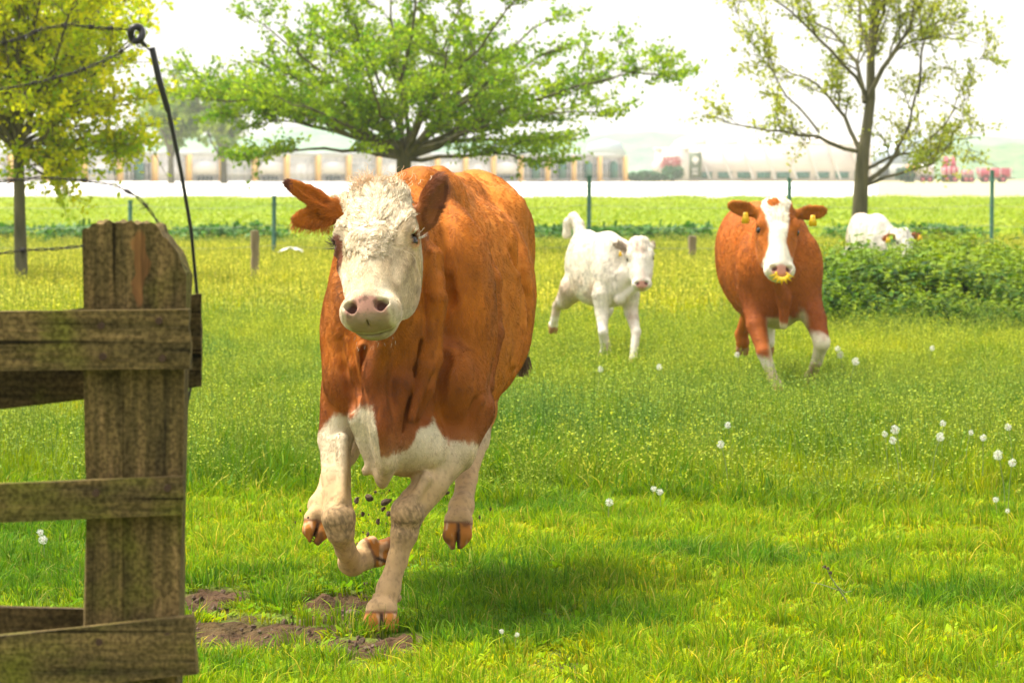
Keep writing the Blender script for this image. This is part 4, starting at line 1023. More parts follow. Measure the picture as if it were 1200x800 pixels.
def build_grass():
    rng = np.random.default_rng(21)
    gm = leaf_mat('grass_blade', rough=.65, transl=.45, tint_a=(.54, .72, .6), tint_b=(1.36, 1.16, .5), spec=.12)
    gm2 = leaf_mat('meadow_blade', rough=.65, transl=.42, tint_a=(.44, .66, .5), tint_b=(1.30, 1.20, .4), spec=.12)
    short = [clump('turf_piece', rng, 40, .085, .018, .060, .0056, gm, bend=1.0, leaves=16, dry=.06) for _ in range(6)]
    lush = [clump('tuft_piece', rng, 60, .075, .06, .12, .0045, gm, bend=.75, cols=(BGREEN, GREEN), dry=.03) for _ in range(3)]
    x, y = cone_pts(rng, 210, 10.6, 19.6); q = np.stack([x, y, 0 * x], 1); s = soil(x, y)
    nb = vnoise(q, 1.1, 91, 2); keep = rng.random(len(x)) > s * 1.5; x, y, q, nb = x[keep], y[keep], q[keep], nb[keep]
    n1 = vnoise(q, 2.6, 92, 2); dark = (nb > .56); lush_on = (n1 > .62) & (rng.random(len(x)) < .6)
    idx = np.where(lush_on, rng.integers(6, 9, len(x)), rng.integers(0, 6, len(x)))
    tint = np.clip(1.0 - sstep(nb, .42, .66) * .95 + rng.normal(0, .15, len(x)) - lush_on * .3, 0, 1.2)
    r = np.stack([rng.normal(0, .12, len(x)), rng.normal(0, .12, len(x)), rng.uniform(0, 6.28, len(x))], 1); sc = rng.uniform(.7, 1.2, (len(x), 1)) * np.ones(3) * np.where(lush_on, .8, 1)[:, None]
    scatter('grass', short + lush, np.stack([x, y, ground_z(x, y) - .004], 1), r, sc, idx, tint)
    # taller meadow behind, full of seed heads
    tall = [clump('tall_grass_piece', rng, 42, .13, .12, .24, .0062, gm2, bend=.5, cols=(GREEN, YGREEN * .9), dry=.10, stems=2, sh=(.20, .33)) for _ in range(4)]
    tall += [clump('seed_piece', rng, 14, .14, .10, .20, .006, gm2, bend=.5, cols=(GREEN, YGREEN), dry=.1, stems=16, sh=(.20, .42), seedcol=(.42, .48, .10)) for _ in range(3)]
    tall += [clump('dense_green_piece', rng, 60, .15, .16, .30, .0075, gm2, bend=.6, cols=(BGREEN * .75, GREEN * .85), dry=.02) for _ in range(3)]
    x, y = cone_pts(rng, 66, 17.0, 36.5, 3.0); q = np.stack([x, y, 0 * x], 1)
    nb = vnoise(q, .8, 93, 2); n1 = vnoise(q, .33, 94, 2); edge = 17.9 + (nb - .5) * 2.4; keep = y > edge; x, y, q, nb, n1 = x[keep], y[keep], q[keep], nb[keep], n1[keep]
    u = rng.random(len(x)); pd = np.where(nb > .50, .60, .18) * np.interp(y, [17, 21, 36], [1.5, 1.0, .45]); ps = np.interp(y, [17, 20, 26, 36], [.04, .22, .34, .36])
    pd = pd + sstep(vnoise(q, .5, 99, 2), .50, .62) * .35; idx = np.where(u < pd, rng.integers(7, 10, len(x)), np.where(u < pd + ps, rng.integers(4, 7, len(x)), rng.integers(0, 4, len(x))))
    tint = np.clip(np.interp(y, [17, 24, 36], [.35, .48, .70]) + (n1 - .5) * 1.1 - (u < pd) * .40 - sstep(vnoise(q, .9, 199, 2), .52, .62) * .3 + rng.normal(0, .12, len(x)), 0, 1.2)
    r = np.stack([rng.normal(0, .08, len(x)), rng.normal(0, .08, len(x)), rng.uniform(0, 6.28, len(x))], 1); hsc = np.interp(y - edge[keep], [0, 1.2], [.6, 1]) * np.interp(y, [17, 21, 25, 29, 36], [1.05, .85, .60, .60, .75])
    sc = np.stack([np.ones(len(x)), np.ones(len(x)), hsc], 1) * rng.uniform(.75, 1.2, (len(x), 1))
    scatter('meadow', tall, np.stack([x, y, ground_z(x, y) - .004], 1), r, sc, idx, tint)
    # pale ripe grass up to the field fence
    far = [clump('ripe_grass_piece', rng, 60, .30, .10, .24, .013, gm2, bend=.5, cols=(GREEN, YGREEN * 1.0), dry=.22, stems=12, sh=(.18, .32), seedcol=(.60, .58, .18)) for _ in range(3)]
    far += [clump('green_far_piece', rng, 70, .30, .10, .26, .014, gm2, bend=.5, cols=(GREEN, YGREEN), dry=.05) for _ in range(2)]
    x, y = cone_pts(rng, 13, 35.5, 73.5, 5.0); q = np.stack([x, y, 0 * x], 1); n1 = vnoise(q, .22, 95, 2); u = rng.random(len(x))
    idx = np.where(u < .25 + (n1 > .55) * .4, rng.integers(3, 5, len(x)), rng.integers(0, 3, len(x))); tint = np.clip(.68 + (n1 - .5) * 1.0 + rng.normal(0, .1, len(x)), 0, 1.3)
    r = np.stack([0 * x, 0 * x, rng.uniform(0, 6.28, len(x))], 1); sc = rng.uniform(.8, 1.2, (len(x), 1)) * np.ones(3)
    scatter('ripe_grass', far, np.stack([x, y, ground_z(x, y)], 1), r, sc, idx, tint)
    # the leafy crop of the field beyond the fence
    cm = leaf_mat('crop_leaf', rough=.5, transl=.35, tint_a=(.75, .9, .8), tint_b=(1.2, 1.1, 1), spec=.3)
    def crop(name, n, rad, hh, L, cols):
        b = Blades()
        for i in range(n):
            a = rng.uniform(0, 6.28); r_ = rad * math.sqrt(rng.random()); c = np.array([math.cos(a) * r_, math.sin(a) * r_, rng.uniform(.02, hh)]); dz = unit(np.array([rng.normal(), rng.normal(), rng.uniform(-.2, 1)])); l_ = L * rng.uniform(.6, 1.2)
            side = unit(np.cross(dz, (0, 0, 1)) + rng.normal(0, .2, 3)); t = rng.random(); b.add(np.array([c, c + dz * l_ * .5, c + dz * l_ - np.array([0, 0, .2 * l_])]), np.array([.2, 1, .2]) * l_ * .6, (cols[0] * (1 - t) + cols[1] * t) * rng.uniform(.8, 1.2), side)
        return b.mesh(name, cm)
    cr = [crop('crop_piece', 190, .60, .24, .095, (GREEN * .75, YGREEN * np.array((.62, .80, 1)))) for _ in range(4)]
    rows = np.arange(75.5, 178, 1.0); pts = []
    for yy in rows:
        hwid = .1235 * yy + 8; nx = int(2 * hwid / (.8 if yy < 120 else 1.1)); xx = rng.uniform(-hwid, hwid, nx); pts.append(np.stack([xx, yy + rng.normal(0, .22, nx), 0 * xx], 1))
    pts = np.concatenate(pts); n1 = vnoise(pts, .12, 96, 2); n_ = len(pts); sc = rng.uniform(.75, 1.25, (n_, 1)) * np.ones(3)
    scatter('crop_field', cr, pts, np.stack([np.zeros(n_), np.zeros(n_), rng.uniform(0, 6.28, n_)], 1), sc, rng.integers(0, 4, n_), np.clip(.50 + (n1 - .5) * .9, 0, 1.2))
    # dark weeds along the foot of the field fence
    we = [crop('weed_piece', 120, .40, .30, .15, (DGREEN * .8, BGREEN * .7)) for _ in range(3)]
    x = rng.uniform(-13, 14, 700); nn = vnoise(np.stack([x, 0 * x, 0 * x], 1), .8, 97, 2); x = x[nn > .44]; y = 72.5 + rng.normal(0, .9, len(x)) + 2
    scatter('field_edge_weeds', we, np.stack([x, y, 0 * x], 1), np.stack([0 * x, 0 * x, rng.uniform(0, 6.28, len(x))], 1), rng.uniform(.6, 1.25, (len(x), 1)) * np.array([1, 1, 1.15]), rng.integers(0, 3, len(x)), rng.uniform(0, .6, len(x)))
    # nettle bed at the right
    nm = leaf_mat('nettle_leaf', rough=.5, transl=.35, tint_a=(.62, .80, .7), tint_b=(1.5, 1.35, .7), spec=.2)
    def nettle(name):
        b = Blades()
        for k in range(4):
            base = np.array([rng.normal(0, .07), rng.normal(0, .07), 0]); lean = np.array([rng.normal(0, .16), rng.normal(0, .16), 1]); h = rng.uniform(.45, .72); u = np.linspace(0, 1, 4)
            b.add(base + np.outer(u * h, lean), np.full(4, .006), GREEN * .7, np.array([1., 0, 0]))
            for j in range(22):
                t = rng.uniform(.25, 1.0); a = rng.uniform(0, 6.28); c = base + lean * h * t; dz = unit(np.array([math.cos(a), math.sin(a), rng.uniform(-.25, .45)])); L = rng.uniform(.07, .13) * (1.25 - .6 * t)
                side = unit(np.cross(dz, (0, 0, 1)) + rng.normal(0, .15, 3)); cc = (GREEN * .75 if t > .84 else BGREEN * .50) * rng.uniform(.7, 1.3)  # lower leaves coloured darker as painted shade, top leaves as if lit
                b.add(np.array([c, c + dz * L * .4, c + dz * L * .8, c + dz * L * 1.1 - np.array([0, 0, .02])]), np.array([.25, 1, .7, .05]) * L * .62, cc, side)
        return b.mesh(name, nm)
    ne = [nettle('nettle_piece') for _ in range(5)]
    x = rng.uniform(2.3, 10.0, 6800); y = rng.uniform(32.5, 45.5, 6800); px = 600 + x / y * F_PX; n1 = vnoise(np.stack([x, y, 0 * x], 1), .7, 98, 2)
    front = 34.4 + (n1 - .5) * 4; keep = (px > 968 + (n1 - .5) * 50) & (y > front) & (y < 45 + (n1 - .5) * 3) & ~((px < 1072) & (y > 40.0)); x, y, n1, px = x[keep], y[keep], n1[keep], px[keep]
    front = front[keep]; sh = np.interp(px, [960, 985, 1010, 1100, 1200, 1260], [.55, .85, .98, 1.0, .78, .8]) * np.interp(y - front, [0, 2.5], [.5, 1]) * rng.uniform(.6, 1.15, len(x)) * (.78 + .5 * vnoise(np.stack([x, y, 0 * x], 1), 1.6, 298, 2))
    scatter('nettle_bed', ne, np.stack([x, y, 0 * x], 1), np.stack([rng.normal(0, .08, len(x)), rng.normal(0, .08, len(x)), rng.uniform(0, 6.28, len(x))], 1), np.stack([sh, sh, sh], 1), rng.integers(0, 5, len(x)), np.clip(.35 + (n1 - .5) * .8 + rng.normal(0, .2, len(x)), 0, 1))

# ---------------------------------------------------------------- dandelions, clods
def build_small():
    rng = np.random.default_rng(31)
    stem_m = mat_plain('flower_stem', (.20, .26, .07), rough=.6); puff_m = leaf_mat('seed_puff', transl=.5, use_inst=False, rough=.8); core_m = mat_plain('seed_core', (.30, .22, .12), rough=.9)
    def dandelion(h, r):
        root = empty('dandelion', (0, 0, 0))
        m = MB(); u = np.linspace(0, 1, 6); bend = rng.normal(0, .02); p = np.stack([bend * u * u, 0 * u, h * u], 1); m.tube(p, .0022 + .0008 * (1 - u), 6); st = m.build('stem', stem_m, root)
        top = p[-1]; b = Blades(); n = 110
        for i in range(n):      # parachutes of the clock
            d = unit(rng.normal(0, 1, 3)); t0 = top + d * r * .15; rr = r * rng.uniform(.75, 1.05); t1 = top + d * rr; sd = unit(np.cross(d, rng.normal(0, 1, 3))); v = np.cross(d, sd)
            b.add(np.array([t0, t1]), np.array([.0005, .0005]), np.array((.8, .8, .75)), sd)
            for k in range(5):
                a = k * 1.257 + rng.uniform(0, .5); w = (sd * math.cos(a) + v * math.sin(a)) * .8 + d * .5; b.add(np.array([t1, t1 + w * r * .24]), np.array([.0009, .0005]), np.array((.86, .86, .82)), unit(np.cross(w, d)))
        mesh_np('seed_head', np.concatenate(b.V), np.concatenate(b.F), puff_m, root, colors=np.concatenate(b.C))
        m = MB(); m.tube([top - np.array([0, 0, r * .3]), top + np.array([0, 0, r * .25])], [r * .22, r * .14], 8); m.build('flower_base', core_m, root)
        return root
    spots = [(713, 586, .024), (853, 521, .024), (858, 500, .022), (1058, 503, .030), (1054, 516, .024), (1040, 507, .02), (1092, 512, .028), (1104, 497, .022), (1152, 512, .022), (1132, 506, .018),
             (1187, 500, .024), (1178, 530, .030), (1182, 540, .024), (1168, 584, .018), (1181, 596, .014), (700, 430, .026), (766, 428, .026), (988, 413, .034), (994, 424, .034), (980, 404, .028), (1088, 404, .026), (868, 415, .026),
             (52, 632, .024), (46, 626, .018), (604, 756, .010), (765, 574, .018), (774, 577, .020), (590, 752, .010)]
    bases = {}
    for px, py, r in spots:
        h = .26 if py < 560 else (.10 if py < 700 else .12); Y = (F_PX * (CAM_H - h)) / (py - 197); pt = P(px, py, Y)
        if h not in bases: o = bases[h] = dandelion(h, .022)
        else:
            o = bases[h].copy(); COL.objects.link(o)
            for ch in bases[h].children: c = ch.copy(); COL.objects.link(c); c.parent = o
        s = .66 * r / .022; gz = float(ground_z([pt[0]], [pt[1]])[0]); o.location = (pt[0], pt[1], gz + (1 - s) * h); o.scale = (s, s, s); o.rotation_euler = (0, 0, rng.uniform(0, 6.28))
        if s > 1: o.location.z = gz
        o['label'] = ('white dandelion clock seen between the boards of the wooden fence' if px < 100 else 'tiny white dandelion clock in the short turf near the lower edge' if py > 700 else
                      'white dandelion clock at the foot of the tall grass, right of the big cow' if px < 800 and py > 560 else 'white dandelion clock in the meadow just before the white calf' if px < 800 else
                      'white dandelion clock left of the hooves of the right cow' if px < 875 and py < 450 else 'white dandelion clock just right of the hooves of the right cow' if px < 1000 and py < 450 else
                      'white dandelion clock at the foot of the nettle bed' if py < 450 else 'white dandelion clock in the tall grass straight below the right cow' if px < 900 else
                      'low white dandelion clock where the short turf begins near the right edge' if py > 570 else 'white dandelion clock in the tall seeding grass near the right edge'); o['category'] = 'dandelion'; o['group'] = 'dandelion clocks in the meadow'
    # clods thrown up by the hooves, and lumps lying on the bare soil
    sm = mat_noise('wet_soil', (.05, .032, .020), (.15, .10, .065), scale=40, rough=.95, bump=.5, bscale=90)
    def clod(name, loc, s, label, group):
        n = 60; u = rng.normal(0, 1, (n, 3)); u /= np.linalg.norm(u, axis=1)[:, None]; u *= (1 + .7 * (vnoise(u, 2.2, int(rng.integers(1e6)), 2) - .5) * 2)[:, None]; u *= np.array([rng.uniform(.8, 1.7), .9, rng.uniform(.5, 1)]) * s
        import bmesh
        bm = bmesh.new(); [bm.verts.new(v) for v in u]; bmesh.ops.convex_hull(bm, input=bm.verts); loose = [v for v in bm.verts if not v.link_faces]; bmesh.ops.delete(bm, geom=loose, context='VERTS')
        me = bpy.data.meshes.new(name); bm.to_mesh(me); bm.free(); me.materials.append(sm); o = bpy.data.objects.new(name, me); COL.objects.link(o); o.location = tuple(loc); o.rotation_euler = tuple(rng.uniform(0, 6, 3)); tag(o, label, 'clod', group)
    air = [(418, 586, .013), (433, 583, .012), (452, 588, .012), (455, 602, .009), (425, 602, .007), (443, 611, .007), (431, 626, .006), (437, 640, .007), (430, 654, .005), (520, 570, .008), (524, 577, .006), (361, 606, .004), (352, 598, .003), (346, 612, .003), (449, 596, .006), (440, 576, .005), (562, 606, .004), (575, 596, .005)]
    for i in range(26): air.append((rng.uniform(418, 460), rng.uniform(570, 690), rng.uniform(.0018, .0042)))
    for px, py, s in air:
        clod('dirt_clod', P(px, py, 13.25 + rng.uniform(-.1, .3)), s, 'small dark clod of earth flying up under the running cow', 'clods of earth in the air')
    for k in range(150):
        cx, cy, sx, sy = [(395, 725, 22, 9), (420, 757, 40, 8), (245, 706, 26, 8), (258, 745, 26, 10), (350, 745, 25, 8)][k % 5]
        px = rng.normal(cx, sx); py = rng.normal(cy, sy); Y = 7050 / (py - 197); pt = P(px, py, Y); s = rng.uniform(.003, .011) if k > 1 else .028
        clod('soil_lump', (pt[0], pt[1], float(ground_z([pt[0]], [pt[1]])[0]) - .004), s, 'brown lump of soil lying on the bare trodden patch', 'soil lumps on the bare ground')
    # broken weed stalk at right
    m = MB(); Y = 14.0; gm2 = stem_m
    root = empty('weed_stalk', tuple(P(1003, 724, 13.5)), 'dry forked weed stalk leaning left out of the short turf', 'weed')
    o = np.array(root.location)
    A = [P(1005, 727, 13.38), P(990, 700, 13.4), P(973, 675, 13.4), P(970, 668, 13.4)]; m.tube(np.array(A) - o, [.003, .0025, .002, .002], 6)
    m.tube(np.array([P(985, 692, 13.4), P(962, 684, 13.4), P(950, 682, 13.42)]) - o, [.0018, .0012, .001], 5); m.tube(np.array([P(1001, 716, 13.4), P(975, 711, 13.4), P(955, 713, 13.4)]) - o, [.0018, .0012, .001], 5); m.tube(np.array([P(978, 684, 13.4), P(990, 694, 13.38), P(998, 692, 13.38)]) - o, [.002, .0015, .001], 5)
    m.build('stem', mat_plain('dry_stem', (.22, .24, .10), rough=.7), root)
    m = MB(); 
    for px, py in ((970, 667), (966, 665), (973, 672)): m.tube([P(px, py, 13.4) - o, P(px + 1, py - 3, 13.4) - o], [.007, .003], 6)
    m.build('seed_head', sm, root)

# ---------------------------------------------------------------- trees
def build_tree(name, label, base, trunk_pts, trunk_r, limbs, seed, leaf_mat_, leaf_size, cols, leaf_per, twig_n=5, twig_len=.5, flat=.35, droop=.0, bark=None, group=None, up=.15, spreadf=.5, leafstep=1.0, sub=4, sublen=.55):
    """trunk polyline, limbs = list of polylines in world coordinates; side branches, twigs and leaves grow on them"""
    rng = np.random.default_rng(seed); base = np.asarray(base, float)
    root = empty(name, tuple(base), label, 'tree', group)
    tm = MB(); tm.tube(np.array(trunk_pts) - base, trunk_r, 10); tr_o = tm.build('trunk', bark, root, smooth=True)
    bm_ = MB(); b = Blades(); tips = []
    def resample(pts, n):
        pts = np.asarray(pts, float); d = np.concatenate([[0], np.cumsum(np.linalg.norm(np.diff(pts, axis=0), axis=1))]); u = np.linspace(0, d[-1], n)
        return np.stack([np.interp(u, d, pts[:, i]) for i in range(3)], 1), d[-1]
    def wig(p, a): 
        n = len(p); w = np.cumsum(rng.normal(0, a, (n, 3)), axis=0); w -= w[0]; return p + w
    segs = []
    for lp, r0 in limbs:
        p, L = resample(lp, 10); p = wig(p, .012 * L); rr = np.linspace(r0, r0 * .18, 10); bm_.tube(p - base, rr, 7); segs.append((p, L, 0))
        ns = max(2, int(L * sub))
        for k in range(ns):
            t = rng.uniform(.22, 1.0); i = min(8, int(t * 9)); o = p[i] + (p[i + 1] - p[i]) * (t * 9 - i); ax = unit(p[i + 1] - p[i])
            d = unit(ax * .6 + rng.normal(0, spreadf, 3) * np.array([1, 1, flat]) + np.array([0, 0, up])); l2 = L * sublen * (1.15 - .6 * t) * rng.uniform(.5, 1.1)
            q = o + np.outer(np.linspace(0, 1, 7), d * l2) + np.outer(np.linspace(0, 1, 7) ** 2, (0, 0, -droop * l2)); q = wig(q, .02 * l2); bm_.tube(q - base, np.linspace(max(.006, rr[i] * .5), .004, 7), 5); segs.append((q, l2, 1))
            for k2 in range(twig_n):
                t2 = rng.uniform(.2, 1); j = min(5, int(t2 * 6)); o2 = q[j] + (q[j + 1] - q[j]) * (t2 * 6 - j); ax2 = unit(q[-1] - q[0])
                d2 = unit(ax2 * .55 + rng.normal(0, spreadf * 1.2, 3) * np.array([1, 1, flat]) + np.array([0, 0, up])); l3 = twig_len * rng.uniform(.4, 1.1)
                w = o2 + np.outer(np.linspace(0, 1, 5), d2 * l3) + np.outer(np.linspace(0, 1, 5) ** 2, (0, 0, -droop * l3)); w = wig(w, .03 * l3); bm_.tube(w - base, np.linspace(.006, .0025, 5), 4, cap=False); segs.append((w, l3, 2))
    bm_.build('branches', bark, root, smooth=True)
    for p, L, lev in segs:
        if lev == 0: continue
        n = int(L * leaf_per * (1 if lev == 2 else .5) * rng.uniform(.4, 1.6)); 
        tone = rng.random()
        for k in range(n):
            t = rng.uniform(.12 if lev == 2 else .35, 1); i = min(len(p) - 2, int(t * (len(p) - 1))); c = p[i] + (p[i + 1] - p[i]) * (t * (len(p) - 1) - i) + rng.normal(0, .04, 3)
            d = unit(rng.normal(0, 1, 3) + np.array([0, 0, -.1])); s = leaf_size * rng.uniform(.6, 1.3); sd = unit(np.cross(d, rng.normal(0, 1, 3))); tt = np.clip(tone * .7 + rng.random() * .4, 0, 1)
            b.add(np.array([c, c + d * s * .5, c + d * s]) - base, np.array([.25, .8, .1]) * s, (cols[0] * (1 - tt) + cols[1] * tt) * rng.uniform(.8, 1.2), sd)
    V = np.concatenate(b.V); F = np.concatenate(b.F); C = np.concatenate(b.C)
    mesh_np('crown', V, F, leaf_mat_, root, colors=np.clip(C, 0, 1))
    return root

def build_trees():
    bark = mat_noise('bark', (.055, .055, .030), (.17, .15, .085), scale=3, rough=.9, bump=.6, bscale=14, stretch=(3, 3, .6))
    lm = leaf_mat('tree_leaf', transl=.62, use_inst=False, rough=.6, spec=.15)
    rng = np.random.default_rng(3)
    # spreading thorn in the middle
    Y = 62.0; p = lambda x, y, dy=0: P(x, y, Y + dy)
    L = []
    fork = p(474, 186)
    tg = [(225, 105, 1.0, 3), (218, 96, .2, 3), (240, 122, -.6, 3), (270, 80, .6, 3), (265, 140, .4, 2), (300, 10, .9, 3), (285, 175, -.6, 2), (300, 60, -1.2, 3), (340, 20, 1.4, 3), (390, -20, -1.0, 3), (440, -60, 1.2, 3), (500, -75, -.8, 3), (560, -50, 1.3, 3), (610, -20, -1.3, 3), (640, 30, 1.0, 3), (668, 45, -.7, 3), (722, 100, .8, 3), (785, 88, -.4, 3), (680, 155, 1.1, 2), (660, 185, -1.0, 2), (360, 110, 1.9, 2), (600, 110, -1.8, 2), (480, 30, 1.8, 2), (420, 60, -2.0, 2), (540, 40, -2.2, 2), (395, 150, -.9, 2), (575, 150, .9, 2), (330, 140, .3, 2), (300, 110, -1.6, 2), (640, 80, 2.0, 2), (700, 122, -1.5, 2)]
    for x, y, dy, k in tg:
        dx = x - 474; mid1 = p(474 + dx * .25, 186 - (186 - y) * .30 - 8, dy * .3); mid2 = p(474 + dx * .62, 186 - (186 - y) * .62 - abs(dx) * .06, dy * .7)
        L.append(([fork, mid1, mid2, p(x, y, dy)], .030 + .022 * rng.random()))
    build_tree('thorn_tree', 'spreading green tree with wide level branches standing behind the running cow', [*p(474, 0)[:2], 0.0], [[*p(474, 0)[:2], -.05], p(474, 262), p(472, 215), fork + np.array([0, 0, .12])], [.16, .13, .115, .11], L, 8, lm, .060,
               (np.array((.09, .26, .015)), np.array((.42, .54, .012))), 50, twig_n=6, twig_len=.58, flat=.22, bark=bark, sub=3.4, sublen=.30, up=.12)
    # sparse young tree at right
    Y = 58.0; q = lambda x, y, dy=0: P(x, y, Y + dy)
    top = q(1022, -110); LL = [([q(1012, 175), q(1017, 110), q(1022, 40), q(1024, -20), top], .085)]
    for a, m1, m2, e, r, dy in [((1009, 180), (990, 140), (950, 100), (905, 75), .05, .6), ((1008, 178), (960, 158), (910, 150), (850, 138), .045, -.7), ((1013, 120), (1000, 70), (975, 35), (930, -10), .05, .8), ((1014, 110), (985, 60), (935, 20), (870, -25), .04, -1.1),
                                 ((1018, 115), (1040, 70), (1065, 35), (1070, -30), .055, -.5), ((1040, 75), (1058, 50), (1100, 45), (1150, 50), .035, .9), ((1012, 215), (1040, 195), (1062, 150), (1080, 90), .05, .4), ((1010, 218), (1050, 205), (1090, 190), (1115, 160), .038, -.4), ((1012, 200), (1045, 178), (1090, 162), (1145, 152), .038, .9),
                                 ((1076, 110), (1080, 60), (1095, 10), (1115, -30), .03, .2), ((960, 155), (930, 120), (905, 60), (870, 5), .025, .5), ((1090, 162), (1115, 130), (1125, 90), (1150, 60), .02, .7), ((1020, 60), (1005, 10), (1000, -40), (985, -90), .04, .9), ((1024, 50), (1040, 0), (1050, -50), (1060, -100), .04, -1)]:
        LL.append(([q(*a), q(*m1, dy * .4), q(*m2, dy * .8), q(*e, dy)], r * .75))
    build_tree('young_tree', 'thin leafing tree with bare upright branches behind the white calf', [*q(1008, 0)[:2], 0.0], [[*q(1006, 0)[:2], -.05], q(1007, 262), q(1009, 215), q(1012, 170)], [.135, .115, .10, .085], LL, 9, lm, .050,
               (np.array((.24, .34, .03)), np.array((.55, .56, .05))), 46, twig_n=6, twig_len=.55, flat=.9, bark=bark, sub=3.6, sublen=.34, up=.25, spreadf=.45)
    # dense tree at the left edge
    Y = 48.0; w = lambda x, y, dy=0: P(x, y, Y + dy)
    L3 = []
    for k in range(30):
        x = rng.uniform(-130, 165); y = rng.uniform(-170, 150); dy = rng.uniform(-1.5, 1.5)
        if x > 100: y = rng.uniform(-60, 120)
        if 40 < y and x < 50: y = rng.uniform(40, 150)
        y0 = rng.uniform(120, 185); L3.append(([w(22, y0), w(22 + (x - 22) * .35, y0 + (y - y0) * .3, dy * .4), w(22 + (x - 22) * .7, y0 + (y - y0) * .7 - 8, dy * .8), w(x, y, dy)], .035))
    for x, y in ((172, 150), (160, 120), (178, 165), (140, 60), (175, 5), (150, 165), (120, 175), (60, 185)): L3.append(([w(22, 165), w(60, y + 20), w(x - 30, y + 2), w(x, y)], .03))
    build_tree('leafy_tree', 'dense yellow-green tree with a thin trunk at the left, behind the gate post', [*w(22, 0)[:2], 0.0], [[*w(24, 0)[:2], -.05], w(23, 250), w(22, 190), w(22, 120), w(24, 20)], [.085, .07, .065, .055, .03], L3, 14, lm, .062,
               (np.array((.30, .52, .02)), np.array((.95, .86, .005))), 52, twig_n=5, twig_len=.50, flat=.8, bark=bark, sub=4.4, sublen=.34, up=.05)
    # far trees
    Y = 300.0; f = lambda x, y, dy=0: P(x, y, Y + dy)
    for (x0, wdt, top_, seed, lab) in ((262, 55, 85, 21, 'tall hazy tree beyond the greenhouse roof, left of the thorn tree'), (200, 34, 95, 22, 'narrow hazy tree beyond the greenhouse, next to the leafy tree')):
        L4 = []
        for k in range(16):
            x = x0 + rng.uniform(-wdt, wdt); y = rng.uniform(top_, 165); dy = rng.uniform(-3, 3)
            L4.append(([f(x0, 190), f(x0 + (x - x0) * .3, 170 + (y - 170) * .4, dy * .4), f(x, y, dy)], .12))
        build_tree('far_tree', lab, [*P(x0, 0, 460)[:2], 0.0] if False else [*f(x0, 0)[:2], 0.0], [[*f(x0, 0)[:2], -.1], f(x0, 190), f(x0 + 1, 150)], [.28, .22, .12], L4, seed, lm, .42,
                   (np.array((.10, .20, .04)), np.array((.30, .38, .05))), 6.5, twig_n=4, twig_len=1.6, flat=.7, bark=bark, sub=1.0, sublen=.35)
